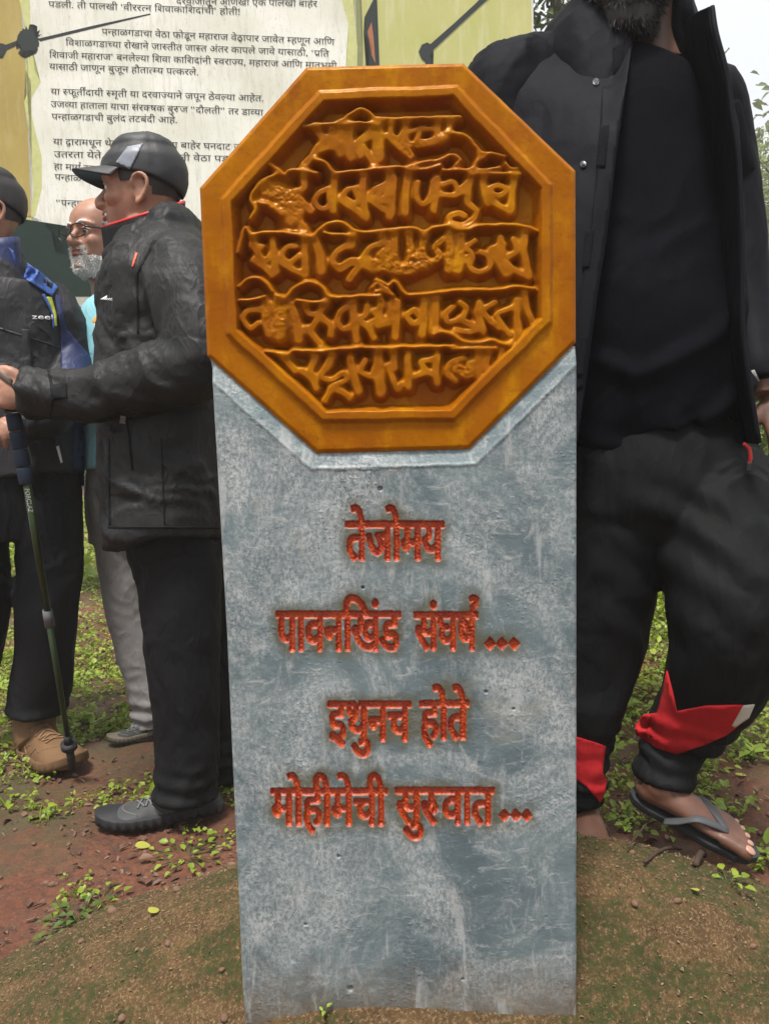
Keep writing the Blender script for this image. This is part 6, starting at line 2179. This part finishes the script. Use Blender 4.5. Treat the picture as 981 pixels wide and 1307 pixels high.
lp = sheet('front_panel', [
 [(640, 62, D + .02), (690, 58, D - .02), (740, 70, D - .07), (780, 85, D - .10), (806, 64, D - .105)],
 [(606, 105, D - .03), (660, 105, D - .07), (720, 110, D - .105), (775, 118, D - .13), (801, 100, D - .14)],
 [(594, 160, D - .04), (655, 160, D - .085), (715, 160, D - .125), (765, 160, D - .155), (794, 140, D - .165)],
 [(588, 230, D - .04), (650, 230, D - .095), (705, 230, D - .14), (752, 230, D - .175), (784, 215, D - .18)],
 [(586, 300, D - .04), (645, 300, D - .115), (700, 300, D - .16), (745, 300, D - .185), (775, 290, D - .19)],
 [(585, 400, D - .04), (640, 400, D - .115), (690, 400, D - .165), (730, 400, D - .19), (760, 390, D - .20)],
 [(585, 500, D - .04), (640, 500, D - .115), (690, 500, D - .165), (722, 500, D - .19), (746, 495, D - .20)],
 [(585, 590, D - .04), (635, 590, D - .11), (680, 590, D - .16), (710, 590, D - .185), (732, 585, D - .195)]],
 M_BLACKJ, man4, 0.005, 90, 60, 0.006, 9, (0.1, 0, 1), 51)
patch('placket', [(768, 112), (800, 103), (793, 140), (783, 212), (773, 290), (758, 390), (744, 495), (722, 500), (736, 400), (752, 300), (762, 210)], lp, M_BLACKJ, lp, 0.004, 0.003, 5)
for (a_, b_) in (((760, 105), 4.6), ((744, 210), 4.2)):
    patch('snap', [(a_[0] + b_ * math.cos(t_), a_[1] + b_ * math.sin(t_)) for t_ in np.linspace(0, 2 * np.pi, 16, endpoint=False)], lp, plain('snap_metal', (0.12, 0.12, 0.13), 0.3, 0.5, 0.1, 0.8), lp, 0.006, 0.003, 2)
    patch('snap_socket', [(a_[0] + b_ * .5 * math.cos(t_), a_[1] + b_ * .5 * math.sin(t_)) for t_ in np.linspace(0, 2 * np.pi, 12, endpoint=False)], lp, M_DARK, lp, 0.0085, 0.002, 1.5)
M_VEL = plain('velcro', (0.006, 0.006, 0.008), 0.95, 0.1, 0.3, bump=0.9)
for q_ in ([(765, 161), (777, 160), (772, 213), (760, 213)], [(747, 294), (758, 293), (752, 341), (742, 342)], [(741, 430), (750, 430), (744, 480), (736, 480)]):
    patch('velcro', q_, lp, M_VEL, lp, 0.0075, 0.002, 4)
patch('water_mark', [(704, 76), (706, 76), (707, 88), (706, 96), (704, 95), (703, 88)], lp, plain('droplet', (0.35, 0.36, 0.38), 0.3), lp, 0.002, 0.0006, 1.5)
rp = sheet('front_panel', [
 [(868, 28, D - .02), (880, 22, D - .10), (893, 14, D - .17), (907, 8, D - .22)],
 [(868, 52, D - .02), (882, 48, D - .11), (897, 44, D - .18), (912, 42, D - .23)],
 [(872, 98, D - .02), (890, 96, D - .11), (910, 94, D - .18), (925, 92, D - .235)],
 [(880, 150, D - .01), (898, 148, D - .10), (918, 147, D - .18), (933, 147, D - .235)],
 [(886, 208, D + .0), (905, 208, D - .09), (925, 208, D - .17), (941, 208, D - .235)],
 [(893, 318, D + .01), (911, 318, D - .08), (929, 318, D - .16), (946, 318, D - .23)],
 [(900, 400, D + .02), (914, 400, D - .07), (930, 400, D - .15), (945, 400, D - .225)],
 [(908, 460, D + .03), (922, 460, D - .06), (937, 460, D - .14), (950, 459, D - .22)],
 [(920, 560, D + .05), (937, 562, D - .05), (953, 565, D - .13), (967, 566, D - .21)]],
 M_BLACKJ, man4, 0.006, 90, 40, 0.005, 8, (0, 0, 1), 57)
V, F = tube([pt(908, 9, D - .222, 3.4), pt(913, 42, D - .232, 3.6), pt(926, 92, D - .237, 3.6), pt(934, 147, D - .237, 3.4), pt(942, 208, D - .237, 3.4), pt(947, 318, D - .232, 3.2), pt(946, 400, D - .227, 3.2), pt(951, 459, D - .222, 3.4), pt(968, 566, D - .212, 3.4)], 60, 10)
kid('panel_edge', V, F, M_BLACKJ, man4)
cl_ = sheet('collar', [
 [(690, 96, D - .01), (735, 100, D - .09), (775, 105, D - .115), (806, 62, D - .105)],
 [(688, 66, D + .0), (728, 60, D - .08), (770, 62, D - .105), (800, 35, D - .10)],
 [(700, 34, D + .02), (728, 22, D - .06), (762, 18, D - .09), (790, 8, D - .085)],
 [(712, 20, D + .05), (738, -6, D - .04), (765, -20, D - .07), (788, -22, D - .07)]],
 M_BLACKJ, man4, 0.008, 40, 36, 0.004, 12, (0, 0, 1), 61)
patch('velcro', [(781, 64), (797, 48), (795, 84), (782, 97)], cl_, M_VEL, cl_, 0.006, 0.003, 4)
cr_ = sheet('collar', [
 [(850, 60, D - .03), (866, 66, D - .05), (880, 72, D - .06)],
 [(846, 32, D - .02), (864, 34, D - .05), (888, 36, D - .09)],
 [(840, 4, D + .0), (862, 10, D - .04), (890, 22, D - .12)],
 [(832, -30, D + .02), (858, -20, D - .02), (884, -4, D - .08)]],
 M_BLACKJ, man4, 0.008, 30, 30, 0.003, 12, (0, 0, 1), 63)
patch('cuff_tab', [(955, 474), (962, 472), (974, 497), (966, 500), (957, 492)], j4, plain('pale_grey_tab', (0.35, 0.35, 0.34), 0.6), j4, 0.003, 0.002, 3)

# flip-flops
def flipflop(F0, fw_, sv_, nv_, L_, sgn=1):
    t = np.linspace(0, 1, 40)
    hw = np.interp(t, [0, .05, .18, .4, .65, .85, .95, 1.0], [.03, .10, .135, .125, .175, .165, .105, .02])
    ce = np.interp(t, [0, .4, .75, 1], [0, .0, .015, -.02]) * sgn
    out = [(x, c_ + w) for x, w, c_ in zip(t, hw, ce)] + [(x, c_ - w) for x, w, c_ in zip(t[::-1], hw[::-1], ce[::-1])]
    O = np.array(out); k = len(O)
    VV = []
    for z, sc in ((-.075, .93), (-.05, 1.0), (-.012, 1.01), (0.0, .98)):
        bend = 0.05 * (O[:, 0] - .45) ** 2 * 1.2
        VV.append(F0 + np.outer((O[:, 0] * 1.14 - .055) * L_, fw_) + np.outer(O[:, 1] * sc * L_, sv_) + np.outer((z + bend) * L_, nv_))
    VV = np.concatenate(VV)
    FF = [tuple(f) for f in grid_faces(4, k, True)] + [tuple(range(k))[::-1], tuple(3 * k + j for j in range(k))]
    so_ = kid('flip_flop', VV, FF, plain('black_foam', (0.026, 0.027, 0.029), 0.75, 0.3, 0.3, bump=0.5), man4, smooth=False)
    q_ = Geo()
    def rr(x, y, z, a_, b_): return (*(F0 + fw_ * x * L_ + sv_ * y * L_ + nv_ * z * L_), a_ * L_, b_ * L_)
    for y in (-1, 1):
        q_.add(*tube([rr(.30, .155 * y, -.01, .045, .014), rr(.40, .152 * y, .07, .045, .016), rr(.52, .125 * y, .165, .044, .016), rr(.66, .065 * y - .02 * sgn, .160, .042, .018), rr(.78, -.052 * sgn, .125, .030, .02)], 24, 12, nv_))
    q_.add(*tube([rr(.775, -.055 * sgn, .14, .022, .022), rr(.80, -.058 * sgn, .06, .016, .016), rr(.80, -.058 * sgn, -.02, .016, .016)], 8, 10, fw_))
    kid('strap', q_.verts(), q_.F, plain('grey_rubber_strap', (0.05, 0.051, 0.055), 0.6, 0.4), so_)
flipflop(H_, f_, s_v, n_v, FL)
b0 = np.array([A_[0], A_[1] + .06, A_[2] - .004])
flipflop(b0, np.array([-.06, -1, 0.0]) / math.hypot(.06, 1), np.array([1.0, -.06, 0]), np.array([0, 0, 1.0]), 0.25, -1)
# ------------------------------------------------------------------ trees, bushes, the far walker and the damp air
def tree(name, base, h, crown, r, label, nl, leaf, mat, seed, trunk_r=0.12, limbs=9, group='trees beyond the path', low=0.35, lean=(0, 0)):
    rg = np.random.default_rng(seed)
    base = np.array(base, float)
    t = thing(name, label, 'tree', base, group)
    top = base + np.array([lean[0], lean[1], h * 0.8])
    g_ = Geo()
    tp = [(*(base - np.array([0, 0, .15])), trunk_r * 1.35, trunk_r * 1.35)]
    for f in (.12, .35, .6, .85, 1.0):
        p_ = base * (1 - f) + top * f + np.array([rg.normal(0, .03 * h), rg.normal(0, .03 * h), 0]) * f
        tp.append((*p_, trunk_r * (1 - .8 * f), trunk_r * (1 - .8 * f)))
    g_.add(*tube(tp, 20, 10, (0.2, 1, 0)))
    TP = np.array(tp)
    tips = []
    for k_ in range(limbs):
        f = low + (1 - low) * (k_ + rg.uniform(0, 1)) / limbs
        o_ = np.array([np.interp(f, np.linspace(0, 1, 6), TP[:, i]) for i in range(3)])
        a_ = k_ * 2.4 + rg.uniform(-.4, .4)
        ln = crown * rg.uniform(.7, 1.15) * (1 - .45 * max(0, f - .55))
        e_ = o_ + np.array([math.cos(a_) * ln, math.sin(a_) * ln, ln * rg.uniform(.25, .75)])
        m_ = (o_ + e_) / 2 + rg.normal(0, .08 * ln, 3)
        rr_ = trunk_r * (1 - .75 * f) * .6
        g_.add(*tube([(*o_, rr_, rr_), (*m_, rr_ * .6, rr_ * .6), (*e_, rr_ * .25, rr_ * .25)], 10, 7, (0.3, .5, 1)))
        for q_ in range(4):
            f2 = rg.uniform(.35, 1)
            s_ = o_ * (1 - f2) + e_ * f2 if f2 > .5 else m_
            e2 = s_ + rg.normal(0, .33 * crown, 3) * np.array([1, 1, .7])
            g_.add(*tube([(*s_, rr_ * .35, rr_ * .35), (*((s_ + e2) / 2 + rg.normal(0, .04, 3)), rr_ * .25, rr_ * .25), (*e2, rr_ * .1, rr_ * .1)], 6, 6, (0.3, .5, 1)))
            tips += [e2, (s_ + e2) / 2]
        tips.append(e_)
    g_.link('trunk', M_BARK, t)
    tips = np.array(tips)
    c_ = tips[rg.integers(0, len(tips), nl)] + rg.normal(0, r, (nl, 3)) * np.array([1, 1, .75])
    L_ = leaf * rg.uniform(.6, 1.4, nl)
    sp = np.column_stack([c_, L_, L_ * rg.uniform(.35, .55, nl), rg.normal(0, .6, nl), rg.normal(.35, .6, nl), rg.uniform(0, 6.28, nl)])
    scatter_leaves('crown', sp, mat, t)
    return t

def gz1(x, y): return float(ground_z(np.array([x]), np.array([y]))[0])
M_HAZEPALE = leaf_mat('haze_paled_leaf', (0.20, 0.25, 0.10), (0.28, 0.33, 0.14), (0.36, 0.40, 0.20), 0.65)  # distance haze put into the leaf colour; the air volume alone is too thin
p = P(1015, 300, 10.5)
tree('pale_tree', (p.x, p.y, gz1(p.x, p.y)), p.z - gz1(p.x, p.y) + 1.5, 0.85, 0.22, 'pale hazy tree showing past the right edge of the black jacket', 9000, 0.07, M_HAZEPALE, 3, 0.09, 13, low=0.3)
p = P(672, 300, 6.6)
tree('overhanging_tree', (p.x + .1, p.y, gz1(p.x, p.y)), 6.4, 0.62, 0.16, 'tree with bare twigs overhanging the board and the black jacket shoulder', 3000, 0.085, M_TREE, 12, 0.10, 12, low=0.55)
far = [(-9, 24, 9), (-5.4, 31, 10), (-1.6, 27, 9), (2.5, 30, 9), (-14, 22, 9), (6.5, 26, 8), (-3.2, 40, 12), (-19, 26, 9), (11, 24, 8), (-8, 44, 12), (4, 42, 11), (16, 28, 9), (-26, 34, 11), (23, 32, 9), (-13.5, 36, 11), (9, 38, 10)]
words = ['slender pale tree in the far haze', 'broad dim tree in the far haze', 'tall misty tree far behind the board', 'misty round tree far behind the slab']
for i, (x, y, h) in enumerate(far):
    tree('forest_tree', (x, y, gz1(x, y)), h, 2.6 + .3 * (i % 3), .75, 'hazy tree of the distant woodland behind the board and the people', 1500, 0.30, M_TREE, 40 + i, .2, 9, 'hazy woodland trees', .18)

def bush(x, y, s, label, mat, seed, n_=900, leaf=.05):
    rg = np.random.default_rng(seed)
    z = gz1(x, y)
    t = thing('bush', label, 'bush', (x, y, z), 'bushes on the bank')
    g_ = Geo(); tips = []
    for k_ in range(11):
        a_ = k_ * 2.4; ln = s * rg.uniform(.6, 1.1)
        e_ = np.array([x + math.cos(a_) * ln * .55, y + math.sin(a_) * ln * .55, z + ln * rg.uniform(.6, 1.1)])
        m_ = np.array([x, y, z]) * .5 + e_ * .5 + rg.normal(0, .07 * s, 3)
        g_.add(*tube([(x, y, z - .05, .012 * s, .012 * s), (*m_, .008 * s, .008 * s), (*e_, .003 * s, .003 * s)], 8, 6, (0.3, 1, .2)))
        tips += [e_, m_, (e_ + m_) / 2]
    g_.link('stem', M_BARK, t)
    tips = np.array(tips)
    c_ = tips[rg.integers(0, len(tips), n_)] + rg.normal(0, .15 * s, (n_, 3))
    c_[:, 2] = np.maximum(c_[:, 2], z + .02)
    L_ = leaf * rg.uniform(.6, 1.4, n_)
    scatter_leaves('foliage', np.column_stack([c_, L_, L_ * rg.uniform(.4, .6, n_), rg.normal(0, .5, n_), rg.normal(.1, .6, n_), rg.uniform(0, 6.28, n_)]), mat, t)
p = P(845, 735, 3.1)
bush(p.x, p.y, .55, 'dark bush seen between the legs of the striding man', M_DKGREEN, 1, 900, .045)
p = P(985, 640, 4.2)
bush(p.x, p.y, .7, 'green bush at the right edge beside the striding man', M_WEED, 2, 1100, .055)
for i, (x, y, s) in enumerate(((1.3, 5.2, .8), (2.6, 5.6, 1.0), (3.6, 7.2, 1.3), (.7, 7.4, 1.1), (2.0, 8.5, 1.3), (5.0, 9.5, 1.5))):
    bush(x, y, s, 'leafy bush on the green bank behind the slab and the striding man', (M_WEED, M_DKGREEN)[i % 2], 5 + i, 900, .07)
for i, (x, y, s) in enumerate(((-6.4, 15, 1.3), (-4.4, 19, 1.5), (-1.0, 13, 1.2), (-9.5, 17, 1.6))):
    bush(x, y, s, 'misty bush beyond the board', M_WEED, 25 + i, 700, .12)

# far walker on the path
D = 24.0
pf = P(111, 618, D); pf.z = gz1(pf.x, pf.y)
w_ = thing('person', 'tiny walker with a pale chest standing on the misty path far behind', 'person', pf, 'people standing round the stone')
def lp_(x, y, z, a_, b_): return (pf.x + x, pf.y + y, pf.z + z, a_, b_)
b_ = Geo()
hh_ = Geo(); put(b_, head_geo(), frame_of((0.2, -1, 0)), (pf.x, pf.y, pf.z + 1.47), 1.0)
b_.add(*tube([lp_(0, 0, 1.3, .06, .06), lp_(0, 0, 1.52, .055, .055)], 4, 12))
b_.add(*tube([lp_(0, 0, 1.42, .12, .08), lp_(0, 0, 1.3, .19, .11), lp_(0, 0, 1.0, .16, .11), lp_(0, 0, .85, .17, .11)], 12, 16))
for s_ in (-1, 1):
    b_.add(*tube([lp_(.08 * s_, 0, .9, .085, .085), lp_(.11 * s_, -.02, .45, .06, .06), lp_(.12 * s_, 0, .08, .04, .04), lp_(.12 * s_, -.12, .04, .035, .03)], 14, 12))
    b_.add(*tube([lp_(.19 * s_, 0, 1.36, .05, .05), lp_(.27 * s_, 0, 1.08, .04, .04), lp_(.22 * s_, -.16, .95, .03, .03), lp_(.19 * s_, -.24, .94, .035, .02)], 14, 12))
V, F = fuse(b_, .012, 3)
kid('body', V, F, M_SKIN_A, w_)
j_ = Geo()
j_.add(*tube([lp_(0, 0, 1.46, .10, .08), lp_(0, 0, 1.38, .21, .125), lp_(0, 0, 1.1, .19, .135), lp_(0, 0, .82, .20, .135)], 14, 20))
for s_ in (-1, 1):
    j_.add(*tube([lp_(.19 * s_, 0, 1.37, .068, .068), lp_(.28 * s_, 0, 1.08, .058, .058), lp_(.225 * s_, -.15, .955, .045, .045)], 12, 12))
V, F = fuse(j_, .012, 3)
kid('jacket', V, F, M_JACKET2, w_)
j_ = Geo()
j_.add(*tube([lp_(0, 0, .95, .18, .12), lp_(0, 0, .8, .185, .125)], 4, 18))
for s_ in (-1, 1):
    j_.add(*tube([lp_(.085 * s_, 0, .86, .10, .10), lp_(.115 * s_, -.02, .45, .078, .08), lp_(.125 * s_, 0, .1, .06, .065)], 12, 14))
V, F = fuse(j_, .012, 3)
kid('trousers', V, F, M_TROUS, w_)
V, F = ellipsoid((pf.x, pf.y - .135, pf.z + 1.22), (.11, .02, .13))
kid('shirt_front', V, F, plain('pale_shirt', (.4, .42, .45), .8), w_)
cap_parts(w_, frame_of((0.2, -1, 0)), np.array((pf.x, pf.y, pf.z + 1.47)), 1.0, M_DARK, M_DARK)

# damp air
V, F = box((0, 0, 0), (1, 1, 1))
lo, hi = np.array([-165, -35, -9.0]), np.array([165, 265, 24.0])
hz = mk('haze', (V + .5) * (hi - lo) + lo, F, None, None, False)
hz['kind'] = 'stuff'
hm = bpy.data.materials.new('damp_air')
hm.use_nodes = True
hm.node_tree.nodes.remove(hm.node_tree.nodes['Principled BSDF'])
pv = hm.node_tree.nodes.new('ShaderNodeVolumePrincipled')
pv.inputs['Color'].default_value = (0.92, 0.95, 0.95, 1)
pv.inputs['Density'].default_value = 0.0045
hm.node_tree.links.new(pv.outputs[0], hm.node_tree.nodes['Material Output'].inputs['Volume'])
hz.data.materials.append(hm)
